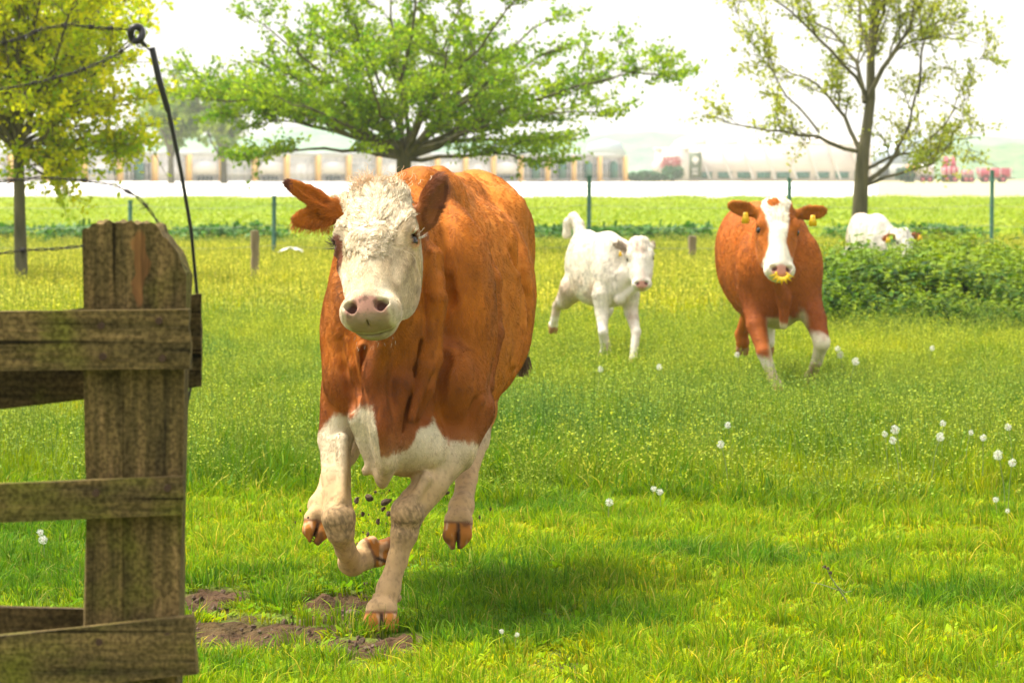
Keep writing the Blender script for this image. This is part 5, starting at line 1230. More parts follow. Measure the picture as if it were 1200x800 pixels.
# ---------------------------------------------------------------- far buildings and field
def build_background():
    white = mat_noise('fleece', (.62, .60, .58), (.74, .72, .70), scale=.35, rough=.8, bump=.3, bscale=1.2, bdist=.1)
    # white fleece over long beds, with shallow folds
    rng = np.random.default_rng(41)
    ys = np.arange(179, 345, 1.25); us = np.linspace(-.165, .0885, 90); U, Yg = np.meshgrid(us, ys)
    Yg2 = Yg + vnoise(np.stack([U.ravel() * 60, Yg.ravel() * .02, 0 * U.ravel()], 1), 1, 5).reshape(U.shape) * 1.2
    x = (U * Yg2).ravel(); y = Yg2.ravel(); z = .16 + .16 * np.abs(np.sin(y * 3.1416 / 2.5)) + (vnoise(np.stack([x, y, 0 * x], 1), .5, 6) - .5) * .12
    edge = (Yg.ravel() < 180) | (U.ravel() < -.164) | (U.ravel() > .0880); z = np.where(edge, .0, z)
    nu = len(us); nv = len(ys); i = (np.arange(nv - 1)[:, None] * nu + np.arange(nu - 1)[None]).ravel()
    tag(mesh_np('field_cover', np.stack([x, y, z], 1), np.stack([i, i + 1, i + nu + 1, i + nu], 1), white, smooth=True), 'long white fleece sheets covering the field in front of the greenhouse', 'field cover')
    # long greenhouse with orange posts
    A = P(-80, 0, 340); B = P(731, 0, 425); A[2] = B[2] = 0; Lw = np.linalg.norm(B - A); ex = (B - A) / Lw; en = np.array([ex[1], -ex[0], 0]); 
    org = A.copy(); root = empty('greenhouse', tuple(A), 'long low greenhouse with orange posts and grey glass bays behind the white field', 'greenhouse')
    W = lambda u, n, z: ex * u + en * n + np.array([0, 0, z])
    orange = mat_plain('orange_paint', (.92, .58, .20), rough=.6); glass = mat_noise('dull_glass', (.58, .60, .62), (.74, .74, .75), scale=.6, rough=.25, spec=.5)
    whitep = mat_plain('white_panel', (.84, .83, .84), rough=.6); grey = mat_plain('grey_sheet', (.55, .57, .57), rough=.6); dkg = mat_plain('green_machinery', (.03, .16, .11), rough=.5); dark = mat_plain('dark_interior', (.05, .07, .07), rough=.7)
    rot = Euler((0, 0, math.atan2(ex[1], ex[0])))
    H = 2.75; nb = 22; bw = Lw / nb
    m = MB(); m.box(W(Lw / 2, -3.0, H / 2), (Lw, 5.6, H - .1), rot); m.build('wall', glass, root)
    m = MB()
    for k in range(nb): 
        u0 = k * bw; m.prism([W(u0, .25, H), W(u0 + bw, .25, H), W(u0 + bw / 2, .25, H + .18)], np.zeros(3), -en * 6.4)
    m.box(W(Lw / 2, .2, H - .12), (Lw, .12, .18), rot); m.build('roof', grey, root)
    for k in range(nb + 1):
        m = MB(); m.box(W(k * bw, .12, H / 2 - .05), (.62, .35, H - .1), rot); m.box(W(k * bw, .22, .12), (.8, .5, .24), rot); m.build('post', orange, root)
    kinds = [0, 1, 0, 1, 1, 2, 0, 3, 4, 3, 0, 3, 4, 0, 1, 3, 0, 3, 2, 2, 2, 2]
    for k in range(nb):
        u0 = k * bw; c = u0 + bw / 2; kd = kinds[k]
        fr = MB()
        for t in np.linspace(.1, .9, 5): fr.box(W(u0 + bw * t, .10, 1.35), (.07, .06, 2.1), rot)
        for z_ in (.30, .95, 1.9): fr.box(W(c, .11, z_), (bw - .9, .06, .09), rot)
        f = fr.build('window', whitep, root)
        p = MB(); p.box(W(c, -.10, 1.05), (bw - .9, .30, 1.5), rot); 
        if kd in (2,): p.build('pane', glass, f)
        if kd == 0: p.build('pane', whitep, f)
        if kd == 1:
            p.build('pane', whitep, f)
            for t in np.linspace(.15, .85, 6): q = MB(); q.box(W(u0 + bw * t, .14, 1.15), (.34, .06, .45), rot); q.build('shutter', dkg, f)
        if kd == 3:
            p = MB(); p.box(W(c, -.05, 1.45), (bw - 1.3, .40, 1.1), rot); p.build('screen', whitep, f)
            for t in (.3, .44, .56, .68): q = MB(); q.box(W(u0 + bw * t, .18, .55), (.35, .1, .40), rot); q.build('crate', dark, f)
        if kd == 4: p.build('pane', grey, f)
        if kd == 2:
            for t in (.2, .32, .42, .60, .72, .84): q = MB(); q.box(W(u0 + bw * t, .16, 1.2), (.14, .06, 1.5), rot); q.build('bar', dark, f)
            q = MB(); q.box(W(c, .30, 1.15), (.85, .5, 1.5), rot); q.box(W(c, .30, 2.0), (.5, .4, .3), rot); q.build('heater', dkg, f)
    # pale foil house with dark vents, right of the sign
    Yb = 455.0; X = lambda px, Yq=Yb: P(px, 0, Yq)[0]
    pale = mat_noise('milky_foil', (.72, .66, .64), (.82, .77, .75), scale=.4, rough=.5); pale2 = mat_plain('foil_rib', (.80, .78, .75), rough=.5)
    root = empty('foil_greenhouse', (X(890), Yb, 0), 'big pale foil greenhouse with a row of dark vents, beyond the right cow', 'greenhouse'); o = np.array(root.location)
    x0, x1 = X(792) - o[0], X(1022) - o[0]
    m = MB(); m.box(((x0 + x1) / 2, 6, 2.0), (x1 - x0, 12, 4.0)); m.build('wall', pale, root)
    m = MB(); n_ = 6
    for k in range(n_):
        a, b = x0 + (x1 - x0) * k / n_, x0 + (x1 - x0) * (k + 1) / n_; cs = [(a + (b - a) * t, 4.0 + .9 * math.sin(math.pi * t) ** .8) for t in np.linspace(0, 1, 9)]
        m.prism([(u, -.1, z) for u, z in cs], np.zeros(3), (0, 12.2, 0))
    m.build('roof', pale, root)
    for k in range(9):
        m = MB(); a = x0 + (x1 - x0) * (k + .2) / 9; m.tube([(a - .5, -.12, 4.0), (a + .9, -.14, .2)], .12, 6); m.build('brace', pale2, root)
    for k in range(10):
        m = MB(); a = x0 + (x1 - x0) * (k + .5) / 10; m.box((a, -.06, .62), (1.45, .1, .62)); m.box((a, -.09, .96), (1.7, .12, .07)); m.build('vent', dkg, root)
    # low white office block and its board
    root = empty('white_building', (X(770), Yb - 5, 0), 'small flat white building between the greenhouse and the dark sign board', 'building'); o = np.array(root.location)
    m = MB(); m.box(((X(775) + X(799)) / 2 - o[0], 3, 1.75), (X(799) - X(762), 6, 3.5)); m.build('wall', pale2, root)
    m = MB(); m.box(((X(775) + X(799)) / 2 - o[0], 3, 3.56), (X(799) - X(762) + .4, 6.5, .14)); m.build('roof', whitep, root)
    m = MB(); m.box((X(768) - o[0], -.03, 1.5), (.9, .08, 1.1)); m.build('window', glass, root)
    root = empty('sign_board', (X(811), Yb - 9, 0), 'tall dark green sign board with a white disc, left of the foil greenhouse', 'sign'); 
    m = MB(); m.box((0, 0, 1.75), (1.35, .16, 2.75)); m.build('board', mat_plain('board_green', (.10, .14, .08), rough=.6), root)
    
    for sx in (-.5, .5): m = MB(); m.box((sx, .15, 1.5), (.12, .12, 3.0)); m.build('leg', grey, root)
    m = MB(); m.tube([(0, -.09, 2.35), (0, -.13, 2.35)], .36, 20); m.tube([(.0, -.09, 1.98), (0, -.13, 1.98)], .14, 12); m.build('emblem', whitep, root)
    m = MB()   # two worn glyph lines under the disc
    for zc in (1.28, .86): 
        for xc in (-.26, .04): m.box((xc, -.10, zc), (.07, .04, .34)); m.box((xc + .10, -.10, zc + .13), (.14, .04, .06)); m.box((xc + .10, -.10, zc - .03), (.14, .04, .06)); m.box((xc + .18, -.10, zc + .05), (.05, .04, .16))
    m.build('lettering', whitep, root)
    # clipped hedge and red shrub before the white building
    lmf = leaf_mat('hedge_leaf', transl=.3, use_inst=False)
    def leafmass(name, c, size, n, L, cols, label, cat, stem=True):
        root = empty(name, (c[0], c[1], 0), label, cat); b = Blades(); r = np.random.default_rng(int(abs(c[0] * 7 + c[1])))
        for i in range(n):
            d = r.normal(0, 1, 3); d /= np.linalg.norm(d); rad = .55 + .5 * r.random() ** .5; q = d * rad * np.array(size) / 2; q[2] = c[2] + q[2] * (1 + .25 * math.sin(q[0] * 1.7 + c[0]))
            dz = unit(r.normal(0, 1, 3)); sd = unit(np.cross(dz, r.normal(0, 1, 3))); t = r.random(); b.add(np.array([q, q + dz * L * .5, q + dz * L]), np.array([.4, 1, .2]) * L * .8, (np.array(cols[0]) * (1 - t) + np.array(cols[1]) * t), sd)
        mesh_np('foliage', np.concatenate(b.V), np.concatenate(b.F), lmf, root, colors=np.concatenate(b.C))
        if stem: m = MB(); m.tube([(0, 0, -.05), (0, 0, c[2])], [.16, .07], 6); m.build('stem', mat_plain('stem_bark', (.12, .10, .07)), root)
    leafmass('hedge', (X(757, 440), 440, .55), (X(795, 440) - X(735, 440), 1.2, .8), 900, .35, ((.02, .12, .03), (.05, .18, .05)), 'low dark hedge line between the two greenhouses', 'hedge')
    leafmass('shrub', (X(789, 442), 442, .95), (2.2, 1.6, 1.6), 500, .30, ((.03, .12, .04), (.06, .2, .06)), 'round dark green shrub left of the sign board', 'shrub')
    leafmass('flowering_shrub', (X(787, 446), 446, 2.0), (2.2, 1.4, 1.7), 350, .28, ((.55, .14, .16), (.45, .25, .22)), 'pink flowering shrub left of the sign board', 'shrub')
    # blue-grey hall at right
    Yh = 470.0; root = empty('blue_hall', (X(1058, Yh), Yh, 0), 'pale blue-grey hall with a hipped roof behind the young tree', 'building'); o = np.array(root.location)
    xa, xb = X(1024, Yh) - o[0], X(1096, Yh) - o[0]; bl = mat_plain('blue_sheet', (.46, .56, .64), rough=.5); bl2 = mat_plain('pale_wall', (.50, .55, .56), rough=.6)
    m = MB(); m.box(((xa + xb) / 2, 5, .95), (xb - xa, 10, 1.9)); m.build('wall', bl2, root)
    m = MB(); m.add([(xa - .3, -.3, 1.9), (xb + .3, -.3, 1.9), (xb + .3, 10.3, 1.9), (xa - .3, 10.3, 1.9), (xa + 3.2, 4, 5.1), (xb - .4, 4, 5.1), (xb - .4, 6, 5.1), (xa + 3.2, 6, 5.1)], [(0, 1, 5, 4), (1, 2, 6, 5), (2, 3, 7, 6), (3, 0, 4, 7), (4, 5, 6, 7), (3, 2, 1, 0)]); m.build('roof', bl, root)
    for k in range(3): m = MB(); m.box((xa + 1.2 + k * 2.0, -.05, .9), (1.2, .1, 1.1)); m.build('window', dark, root)
    # wooded bank at far right, hills and woods on the horizon
    def ridge(name, x0, x1, y0, dep, hfun, mat, nx=80):
        xs = np.linspace(x0, x1, nx); V = []; 
        for j, t in enumerate(np.linspace(0, 1, 7)):
            for x in xs: V.append((x, y0 + dep * t, max(-.3, hfun(x) * math.sin(math.pi * min(1, t * 1.25) * .5) if t < .8 else hfun(x))))
        V = np.array(V); nz = (vnoise(V, .35, 12, 3) - .5); V[:, 2] += nz * (V[:, 2] > .5) * .9
        i = (np.arange(6)[:, None] * nx + np.arange(nx - 1)[None]).ravel(); return tag(mesh_np(name, V, np.stack([i, i + 1, i + nx + 1, i + nx], 1), mat, smooth=True), kind='structure')
    bank = mat_noise('bank_green', (.09, .16, .10), (.19, .27, .15), scale=.5, rough=.95, bump=.8, bscale=1.5, bdist=.3)
    ridge('hill', X(1078, 520), X(1400, 520), 515, 30, lambda x: np.interp(x, [X(1078, 520), X(1095, 520), X(1125, 520), X(1200, 520), X(1400, 520)], [0, 3.2, 4.4, 4.5, 5]), bank)
    blueh = mat_noise('far_wood', (.10, .20, .14), (.20, .30, .20), scale=.15, rough=.95, bump=.6, bscale=.5, bdist=1)
    h2 = lambda x: 3.0 + 8.0 * float(vnoise(np.array([[x, 0, 0]]), .045, 77, 3)[0]) 
    ridge('far_hill', -170, 45, 800, 60, h2, blueh, 140)
    ridge('far_hill_right', 95, 260, 900, 60, lambda x: 6 + 4 * float(vnoise(np.array([[x, 0, 0]]), .03, 78, 2)[0]), blueh, 60)
    sil = mat_plain('silo_grey', (.40, .46, .52), rough=.5)
    for i, (px0, px1, ht, lab) in enumerate(((560, 606, 4.6, 'bluish barn roof showing above the greenhouse under the thorn tree'), (688, 733, 5.2, 'bluish barn at the right end of the long greenhouse'))):
        Yq = 540.0; root = empty('barn', (X((px0 + px1) / 2, Yq), Yq, 0), lab, 'barn'); hw_ = (X(px1, Yq) - X(px0, Yq)) / 2
        m = MB(); m.box((0, 4, ht * .3), (hw_ * 2, 8, ht * .6)); m.build('wall', bl2, root)
        m = MB(); m.prism([(-hw_ - .2, -.2, ht * .6), (hw_ + .2, -.2, ht * .6), (hw_ * .8, -.2, ht * .9), (0, -.2, ht), (-hw_ * .8, -.2, ht * .9)], np.zeros(3), (0, 8.4, 0)); m.build('roof', bl, root)
        m = MB(); m.box((0, -.04, ht * .25), (1.6, .08, ht * .4)); m.build('door', dark, root)
    # dry verge where the machines stand
    vg = mat_noise('verge', (.34, .30, .18), (.46, .42, .24), scale=.8, rough=.95)
    a = X(1005, 300); m = MB(); m.add([(P(1030, 0, 185)[0], 185, .05), (P(1330, 0, 205)[0], 205, .05), (P(1330, 0, 420)[0], 420, .05), (P(1022, 0, 420)[0], 420, .05)], [(0, 1, 2, 3)]); tag(m.build('path', vg), kind='structure')
    red = mat_plain('red_paint', (.55, .10, .16), rough=.5); tyre = mat_plain('tyre', (.03, .03, .03), rough=.9); wht = mat_plain('white_paint', (.75, .74, .72), rough=.5)
    def wheels(root, xs, y, r):
        for x in xs:
            m = MB(); m.tube([(x, y - .12, r), (x, y + .12, r)], r, 18); w_ = m.build('wheel', tyre, root); m = MB(); m.tube([(x, y - .14, r), (x, y + .14, r)], r * .5, 12); m.build('rim', red, w_)
    Ym = 405.0
    def wagon(px0, px1, z0, z1, label, tall=False):
        c = X((px0 + px1) / 2, Ym); hw_ = (X(px1, Ym) - X(px0, Ym)) / 2; root = empty('farm_wagon', (c, Ym, 0), label, 'wagon')
        m = MB(); m.add([(-hw_ * .9, -.9, z0), (hw_ * .9, -.9, z0), (hw_ * .9, .9, z0), (-hw_ * .9, .9, z0), (-hw_, -1.05, z1), (hw_, -1.05, z1), (hw_, 1.05, z1), (-hw_, 1.05, z1)], [(3, 2, 1, 0), (0, 1, 5, 4), (1, 2, 6, 5), (2, 3, 7, 6), (3, 0, 4, 7), (4, 5, 6, 7)]); b_ = m.build('box', red, root)
        for t in (-.9, -.3, .3, .9): m = MB(); m.box((hw_ * t, -1.06, (z0 + z1) / 2), (.07, .08, z1 - z0)); m.build('rib', wht, b_)
        m = MB(); m.box((0, 0, z0 - .12), (hw_ * 1.9, 1.0, .18)); m.tube([(hw_ * .95, 0, z0 - .12), (hw_ * 1.25, 0, .45)], .06, 6); m.build('chassis', mat_plain('chassis_grey', (.2, .2, .2)), root)
        wheels(root, (-hw_ * .55, hw_ * .45), -.95, .38); wheels(root, (-hw_ * .55, hw_ * .45), .95, .38)
        if tall:
            for t in (-.55, .35): m = MB(); m.box((hw_ * t, 0, z1 + .45), (hw_ * .55, 1.3, .9)); m.box((hw_ * t, 0, z1 + .95), (hw_ * .35, 1.0, .16)); m.build('hopper', red, root)
    wagon(1105, 1124, .75, 1.55, 'tall pink-red farm machine with two hoppers, leftmost of the red machines', True)
    wagon(1129, 1141, .5, 1.25, 'short red farm wagon, middle one of the red machines'); wagon(1146, 1186, .55, 1.45, 'long red farm wagon with white ribs behind the right fence post')
    c = X(1080, Ym); root = empty('truck', (c, Ym + 3, 0), 'small truck with an orange cab and a pale tank, left of the red machines', 'truck')
    m = MB(); m.prism([(-1.35, -.9, .5), (-.4, -.9, .5), (-.4, -.9, 1.75), (-1.0, -.9, 1.75), (-1.35, -.9, 1.15)], np.zeros(3), (0, 1.8, 0)); cab = m.build('cab', mat_plain('cab_orange', (.70, .25, .08)), root); m = MB(); m.box((-.85, -.91, 1.4), (.5, .05, .45)); m.build('window', dark, cab)
    m = MB(); m.tube([(-.3, 0, 1.15), (.0, 0, 1.25), (1.3, 0, 1.25), (1.5, 0, 1.15)], [.5, .72, .72, .5], 18); m.build('tank', wht, root); m = MB(); m.box((.1, 0, .45), (2.8, .9, .18)); m.build('chassis', grey, root); wheels(root, (-.9, .4, 1.1), -.8, .36)
    leafmass('dark_shrub', (X(1062, 400), 400, .8), (1.8, 1.6, 1.4), 400, .28, ((.02, .09, .05), (.04, .14, .07)), 'dark bluish shrub beside the orange cab of the truck', 'shrub')

def build_field_fence():
    met = mat_noise('post_green', (.05, .16, .13), (.10, .24, .20), scale=6, rough=.6); wirem = _metal('wire_grey', (.35, .36, .36), .5, .8); wood = mat_noise('weathered_stub', (.16, .12, .07), (.34, .27, .17), scale=4, rough=.95, stretch=(4, 4, .6), bump=.6, bscale=20)
    Y = 62.0; root = empty('wire_fence', (P(320, 0, Y)[0], Y, 0), 'thin wire field fence on green metal posts along the crop', 'fence'); o = np.array(root.location)
    posts = [(-60, 1.0), (151, .95), (320, 1.02), (505, 1.0), (690, 1.32), (925, 1.28), (1163, 1.40), (1330, 1.3)]
    for px, h in posts:
        x = P(px, 0, Y)[0] - o[0]; m = MB(); m.tube([(x, 0, -.05), (x + .01, 0, h)], .032, 8); m.tube([(x + .01, 0, h), (x + .01, 0, h + .02)], .040, 8); m.tube([(x - .03, -.03, h * .9), (x + .05, -.03, h * .9)], .012, 5); m.build('post', met, root)
    xs = [P(px, 0, Y)[0] - o[0] for px, h in posts]
    for z in (.30, .60, .90):
        m = MB(); pts = []
        for a, b in zip(xs[:-1], xs[1:]):
            for t in np.linspace(0, 1, 8)[:-1]: pts.append((a + (b - a) * t, -.035, z - .05 * 4 * t * (1 - t)))
        pts.append((xs[-1], -.035, z)); m.tube(pts, .003, 4); m.build('wire', wirem, root)
    for px, Yq, h, r, lab in ((298, 50.0, .70, .055, 'short grey wooden stake standing in the meadow left of the big cow'), (812, 58.0, .50, .06, 'short dark wooden stake between the white calf and the right cow')):
        x = P(px, 0, Yq)[0]; rng = np.random.default_rng(int(px)); zz = np.linspace(-.05, h, 9); m = MB(); m.tube([(rng.normal(0, .004), rng.normal(0, .004), z) for z in zz], [r * rng.uniform(.88, 1.06) for _ in zz], 10)
        o2 = m.build('wooden_stake', wood, None, None); o2.location = (x, Yq, 0); tag(o2, lab, 'stake')
    # scrap of white film on the far grass
    x, y = P(340, 0, 60)[0], 60.0; n = 14; g = np.linspace(-1, 1, n); U, W_ = np.meshgrid(g, g); V = np.stack([U.ravel() * .17, W_.ravel() * .25, .12 + .05 * vnoise(np.stack([U.ravel(), W_.ravel(), 0 * U.ravel()], 1), 2.3, 3) + .05 * (1 - U.ravel() ** 2)], 1)
    i = (np.arange(n - 1)[:, None] * n + np.arange(n - 1)[None]).ravel(); o3 = mesh_np('plastic_sheet', V, np.stack([i, i + 1, i + n + 1, i + n], 1), mat_plain('white_film', (.8, .8, .8)), smooth=True); o3.location = (x, y, .10); tag(o3, 'crumpled white plastic scrap lying in the grass at the field fence', 'scrap')

# ---------------------------------------------------------------- wooden gate posts and barbed wire in front
def wood_mat(name, c1, c2, c3, moss):
    m, nt, b = new_mat(name); L = nt.links.new; N = nt.nodes.new
    tc = N('ShaderNodeTexCoord'); mp = N('ShaderNodeMapping'); L(tc.outputs['Object'], mp.inputs[0]); return m, nt, b, tc, mp
def mossy_wood(name, axis, moss=.5, dark=1.0, split=False):
    m, nt, b, tc, mp = wood_mat(name, 0, 0, 0, 0); L = nt.links.new; N = nt.nodes.new
    mp.inputs['Scale'].default_value = (22, 22, 1.6) if axis == 'z' else (1.4, 22, 22)
    n1 = N('ShaderNodeTexNoise'); n1.inputs['Scale'].default_value = 2.2; n1.inputs['Detail'].default_value = 9; n1.inputs['Roughness'].default_value = .65; L(mp.outputs[0], n1.inputs['Vector'])
    r = N('ShaderNodeValToRGB'); els = r.color_ramp.elements; els[0].position = .28; els[0].color = (.012 * dark, .010 * dark, .005 * dark, 1); els[1].position = .75; els[1].color = (.155 * dark, .100 * dark, .040 * dark, 1); e = els.new(.5); e.color = (.062 * dark, .044 * dark, .016 * dark, 1)
    L(n1.outputs[0], r.inputs[0])
    n2 = N('ShaderNodeTexNoise'); n2.inputs['Scale'].default_value = 7; n2.inputs['Detail'].default_value = 8; L(tc.outputs['Object'], n2.inputs['Vector'])
    r2 = N('ShaderNodeValToRGB'); r2.color_ramp.elements[0].position = .62 - moss * .3; r2.color_ramp.elements[1].position = .80 - moss * .25; L(n2.outputs[0], r2.inputs[0])
    mx = N('ShaderNodeMixRGB'); L(r2.outputs[0], mx.inputs[0]); L(r.outputs[0], mx.inputs[1]); mx.inputs[2].default_value = (.062 * dark, .060 * dark, .009 * dark, 1)
    colr = mx.outputs[0]
    # speckle of lichen and pores; on the post a strip of bare orange-brown heartwood where the bark split off
    n3 = N('ShaderNodeTexNoise'); n3.inputs['Scale'].default_value = 130; n3.inputs['Detail'].default_value = 3; L(tc.outputs['Object'], n3.inputs['Vector'])
    m3 = N('ShaderNodeMapRange'); m3.inputs['From Min'].default_value = .35; m3.inputs['From Max'].default_value = .65; m3.inputs['To Min'].default_value = .55; m3.inputs['To Max'].default_value = 1.5; L(n3.outputs[0], m3.inputs['Value'])
    vm = N('ShaderNodeVectorMath'); vm.operation = 'SCALE'; L(colr, vm.inputs[0]); L(m3.outputs[0], vm.inputs['Scale']); colr = vm.outputs[0]
    mp5 = N('ShaderNodeMapping'); L(tc.outputs['Object'], mp5.inputs[0]); mp5.inputs['Scale'].default_value = (60, 60, 1.1) if axis == 'z' else (.9, 60, 60)
    n5 = N('ShaderNodeTexNoise'); n5.inputs['Scale'].default_value = 1.0; n5.inputs['Detail'].default_value = 3; L(mp5.outputs[0], n5.inputs['Vector'])
    m5 = N('ShaderNodeMapRange'); m5.inputs['From Min'].default_value = .30; m5.inputs['From Max'].default_value = .38; m5.inputs['To Min'].default_value = .12; m5.inputs['To Max'].default_value = 1.0; L(n5.outputs[0], m5.inputs['Value'])
    vm5 = N('ShaderNodeVectorMath'); vm5.operation = 'SCALE'; L(colr, vm5.inputs[0]); L(m5.outputs[0], vm5.inputs['Scale']); colr = vm5.outputs[0]
    if split:
        sp = N('ShaderNodeSeparateXYZ'); L(tc.outputs['Object'], sp.inputs[0]); n4 = N('ShaderNodeTexNoise'); n4.inputs['Scale'].default_value = 14; n4.inputs['Detail'].default_value = 5; L(tc.outputs['Object'], n4.inputs['Vector'])
        def math_(op, a_, b_):
            q = N('ShaderNodeMath'); q.operation = op
            for i_, v_ in enumerate((a_, b_)):
                if isinstance(v_, (int, float)): q.inputs[i_].default_value = v_
                else: L(v_, q.inputs[i_])
            return q.outputs[0]
        dx = math_('DIVIDE', math_('ABSOLUTE', math_('SUBTRACT', math_('ADD', sp.outputs['X'], math_('MULTIPLY', math_('SUBTRACT', n4.outputs[0], .5), .06)), .012), 0), .011)
        dz = math_('DIVIDE', math_('ABSOLUTE', math_('SUBTRACT', sp.outputs['Z'], 1.27), 0), .062)
        s_ = math_('SUBTRACT', 1.35, math_('POWER', math_('ADD', math_('POWER', dx, 2.0), math_('POWER', dz, 4.0)), .5)); cl = N('ShaderNodeClamp'); L(math_('MULTIPLY', s_, 3.0), cl.inputs[0])
        m4 = N('ShaderNodeMixRGB'); L(cl.outputs[0], m4.inputs[0]); L(colr, m4.inputs[1]); hw_ = N('ShaderNodeValToRGB'); hw_.color_ramp.elements[0].color = (.05, .028, .012, 1); hw_.color_ramp.elements[1].color = (.42, .20, .07, 1); hw_.color_ramp.elements[0].position = .3; hw_.color_ramp.elements[1].position = .72; L(n1.outputs[0], hw_.inputs[0]); L(hw_.outputs[0], m4.inputs[2]); colr = m4.outputs[0]
    L(colr, b.inputs['Base Color']); b.inputs['Roughness'].default_value = .92; b.inputs['Specular IOR Level'].default_value = .15
    bp = N('ShaderNodeBump'); bp.inputs['Strength'].default_value = .9; bp.inputs['Distance'].default_value = .006; L(n1.outputs[0], bp.inputs['Height']); L(bp.outputs[0], b.inputs['Normal'])
    return m

def rough_block(name, mat, parent, org, c4, d0, d1, seed, nx=24, ny=40, topfun=None, amp=.004, stretch=(30, 5)):
    """weathered timber: c4 = four image corners (tl, tr, br, bl) at depth d0, going back to d1; all faces subdivided and worn"""
    tl, tr, br, bl = [np.array(P(*c, d0)) for c in c4]; nz_ = 7
    def pt(u, v, w):
        a = tl + (tr - tl) * u; b_ = bl + (br - bl) * u
        if topfun: a = a + np.array([0, 0, topfun(u, w)])
        q = a + (b_ - a) * v; return q + np.array([0, (d1 - d0) * w, 0])
    V = []; F = []; n = 0
    def face(fn, na, nb_, nrm):
        nonlocal n
        for i in range(na + 1):
            for j in range(nb_ + 1): V.append(fn(i / na, j / nb_))
        for i in range(na):
            for j in range(nb_):
                a = n + i * (nb_ + 1) + j; F.append((a, a + 1, a + nb_ + 2, a + nb_ + 1))
        n += (na + 1) * (nb_ + 1)
    face(lambda a, b_: pt(a, b_, 0), nx, ny, None); face(lambda a, b_: pt(1 - a, b_, 1), nx, ny, None)
    face(lambda a, b_: pt(1, b_, a), nz_, ny, None); face(lambda a, b_: pt(0, b_, 1 - a), nz_, ny, None)
    face(lambda a, b_: pt(a, 0, 1 - b_), nx, nz_, None); face(lambda a, b_: pt(a, 1, b_), nx, nz_, None)
    V = np.array(V); c = V.mean(0); q = V.copy()
    vert = ny > nx; s3 = np.array([stretch[0], stretch[0], stretch[1]]) if vert else np.array([stretch[1], stretch[0], stretch[0]])
    dx = (vnoise(q * s3, 1, seed, 3) - .5) * 2 * amp; dy = (vnoise(q * s3, 1, seed + 9, 3) - .5) * 2 * amp; dz = (vnoise(q * s3, 1, seed + 5, 2) - .5) * 2 * amp * .6
    V = V + np.stack([dx, dy, dz], 1)
    return mesh_np(name, V, np.array(F), mat, parent, org, smooth=True)

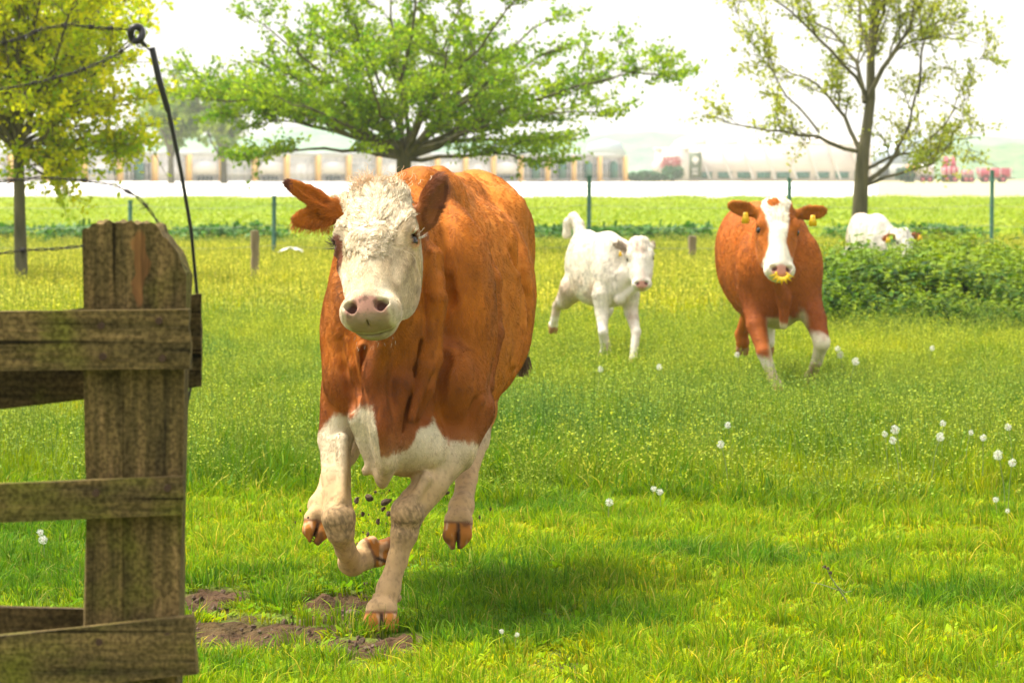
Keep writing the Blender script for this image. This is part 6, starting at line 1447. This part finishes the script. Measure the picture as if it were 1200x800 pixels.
def build_gate():
    pw = mossy_wood('post_wood', 'z', .24, 1.85, True); bw = mossy_wood('board_wood', 'x', .42, 2.0); bw2 = mossy_wood('back_board_wood', 'x', .25, 1.1)
    Y = 7.5; org = np.array([P(158, 0, Y)[0], Y, 0.0]); root = empty('wooden_fence', tuple(org), 'mossy wooden fence with a thick weathered post and grey-green boards at the left edge', 'fence')
    def top(u, w):
        z = .002 + .003 * math.sin(u * 5) + .0025 * math.sin(u * 31 + w * 5) + .002 * math.sin(u * 57)
        if u > .74: z -= .014 + (u - .74) ** 1.5 * .55
        if u < .08: z -= .01
        return z
    rough_block('post', pw, root, org, ((96, 264), (219, 264), (205, 905), (101, 905)), 7.44, 7.58, 3, 30, 110, top, .007, (26, 3.5))
    # split face where bark has come off
    rough_block('board', bw2, root, org, ((-420, 423), (235, 345), (235, 453), (-420, 527)), 7.590, 7.620, 21, 90, 12, None, .004)
    rough_block('board', bw, root, org, ((-420, 372), (222, 362), (223, 432), (-420, 438)), 7.395, 7.428, 22, 90, 12, None, .0035)
    rough_block('board', bw, root, org, ((-420, 585), (215, 558), (214, 602), (-420, 632)), 7.395, 7.425, 23, 90, 12, None, .0035)
    rough_block('board', bw2, root, org, ((-420, 700), (215, 717), (216, 768), (-420, 752)), 7.590, 7.620, 24, 90, 12, None, .004)
    rough_block('board', bw, root, org, ((-420, 788), (226, 722), (231, 790), (-420, 856)), 7.385, 7.425, 25, 90, 12, None, .004)
    rough_block('post', pw, root, org, ((-372, 262), (-262, 264), (-266, 905), (-368, 905)), 7.44, 7.58, 33, 20, 60, top, .007, (26, 3.5))
    nm = _metal('rusty_nail', (.10, .06, .04), .7, .6)
    for px, py in ((118, 382), (186, 376), (120, 418), (190, 420), (112, 578), (196, 572), (116, 752), (196, 745)):
        a = P(px, py, 7.384); m = MB(); m.tube([a - org, a - org + np.array([0, .03, 0])], .0065, 8); m.build('nail', nm, root)
    # barbed wire
    wm = _metal('barbed_wire_steel', (.05, .045, .045), .7, .5)
    def barbed(pts, barbs, label, seed):
        pts = np.array([P(*p) for p in pts]); d = np.concatenate([[0], np.cumsum(np.linalg.norm(np.diff(pts, axis=0), axis=1))]); n = 160; u = np.linspace(0, d[-1], n)
        c = np.stack([np.interp(u, d, pts[:, i]) for i in range(3)], 1)
        for _ in range(6): c[1:-1] = (c[:-2] + 2 * c[1:-1] + c[2:]) / 4
        m = MB(); rng = np.random.default_rng(seed); t = np.gradient(c, axis=0); t /= np.linalg.norm(t, axis=1)[:, None]; a = np.cross(t, (0, 1, 0)); a /= np.linalg.norm(a, axis=1)[:, None]; b_ = np.cross(t, a)
        for ph in (0, math.pi):
            w = u * 2 * math.pi / .055 + ph; m.tube(c + .0019 * (np.cos(w)[:, None] * a + np.sin(w)[:, None] * b_), .0012, 5)
        o = m.build('barbed_wire', wm, None, c[0]); tag(o, label, 'wire', 'barbed wires at the fence post')
        m2 = MB()
        for f in barbs:
            i = int(f * (n - 1)); q = c[i]
            w = np.linspace(0, 4 * math.pi, 20); m2.tube(np.stack([q + t[i] * (k / 20 - .5) * .010 + .0036 * (math.cos(ww) * a[i] + math.sin(ww) * b_[i]) for k, ww in enumerate(w)]) - c[0], .0011, 5)
            for s in range(4): d_ = unit(a[i] * rng.normal() + b_[i] * rng.normal() + t[i] * rng.normal(0, .35)); m2.tube([q - c[0] + t[i] * rng.uniform(-.005, .005), q - c[0] + d_ * .014], [.0011, .0004], 5)
        bo = m2.build('barb', wm, o)
    barbed([(-60, 82, 7.3), (0, 52, 7.35), (22, 45, 7.36), (52, 34, 7.38), (80, 29, 7.40), (112, 33, 7.42), (151, 35, 7.45)], (.33, .50, .66, .80, .9), 'uppermost barbed wire, arching up to the black insulator', 1)
    barbed([(-60, 118, 7.3), (0, 105, 7.35), (40, 98, 7.37), (95, 83, 7.40), (138, 64, 7.43), (156, 50, 7.45)], (.45, .70, .92), 'second barbed wire from the top, sagging up to the black insulator', 2)
    barbed([(-60, 222, 7.4), (0, 213, 7.42), (45, 208, 7.44), (95, 211, 7.46), (135, 217, 7.48), (160, 230, 7.49), (176, 247, 7.5), (186, 262, 7.5)], (.28, .60, .80, .90), 'barbed wire curling down to the top of the post', 3)
    barbed([(-60, 303, 7.4), (0, 297, 7.41), (30, 293, 7.42), (60, 292, 7.43), (98, 288, 7.435)], (.55, ), 'lowest barbed wire, running to the side of the post', 4)
    # leaning rod with insulator
    blk = mat_plain('black_plastic', (.018, .016, .022), rough=.45); y7 = 7.62
    root = empty('electric_fence_rod', tuple(P(231, 342, y7)), 'thin black rod leaning out of the fence with a round insulator at its tip', 'rod'); o = np.array(root.location)
    m = MB(); m.tube(np.array([P(178, 56, 7.5), P(186, 92, 7.5), P(197, 130, 7.52)]) - o, [.0058, .0062, .0056], 10); m.build('grip_tube', blk, root)
    m = MB(); m.tube(np.array([P(197, 128, 7.52), P(212, 200, 7.55), P(224, 270, 7.58), P(231, 345, 7.62), P(229, 430, 7.64), P(218, 480, 7.64), P(212, 560, 7.64)]) - o, [.0042, .0038, .0034, .003, .0026, .0022, .002], 8); m.build('rod', blk, root)
    m = MB(); cc = P(160, 40, 7.47) - o; ring = [cc + np.array([.0105 * math.cos(a), .004 * math.sin(a * 2), .0130 * math.sin(a)]) for a in np.linspace(0, 2 * math.pi, 20)]; m.tube(ring, .0065, 8); m.tube(np.array([P(164, 48, 7.47), P(171, 54, 7.48)]) - o, [.0055, .0035], 8); ins = m.build('insulator', blk, root)
    m = MB(); m.tube(np.array([P(170, 53, 7.48), P(174, 58, 7.49), P(179, 60, 7.5)]) - o, .0016, 6); m.tube(np.array([P(170, 53, 7.48), P(165, 56, 7.48), P(160, 53, 7.48)]) - o, .0012, 6); m.build('tie_wire', wm, root)

def build_haze():
    m = bpy.data.materials.new('haze'); m.use_nodes = True; nt = m.node_tree; nt.nodes.clear(); out = nt.nodes.new('ShaderNodeOutputMaterial'); v = nt.nodes.new('ShaderNodeVolumePrincipled')
    v.inputs['Color'].default_value = (.93, .95, 1, 1); v.inputs['Density'].default_value = HAZE_DENSITY; v.inputs['Anisotropy'].default_value = .3; nt.links.new(v.outputs[0], out.inputs['Volume'])
    b = MB(); b.box((0, 600, 8), (1900, 1300, 20)); o = b.build('haze', m); tag(o, kind='stuff')
HAZE_DENSITY = 0.00028

# ================================================================= BUILD
HAIR = True      # full coat and locks
build_ground()
build_background()
build_haze()
build_trees()
build_grass()
build_field_fence()
build_gate()
build_herd()
build_main_cow()
build_small()
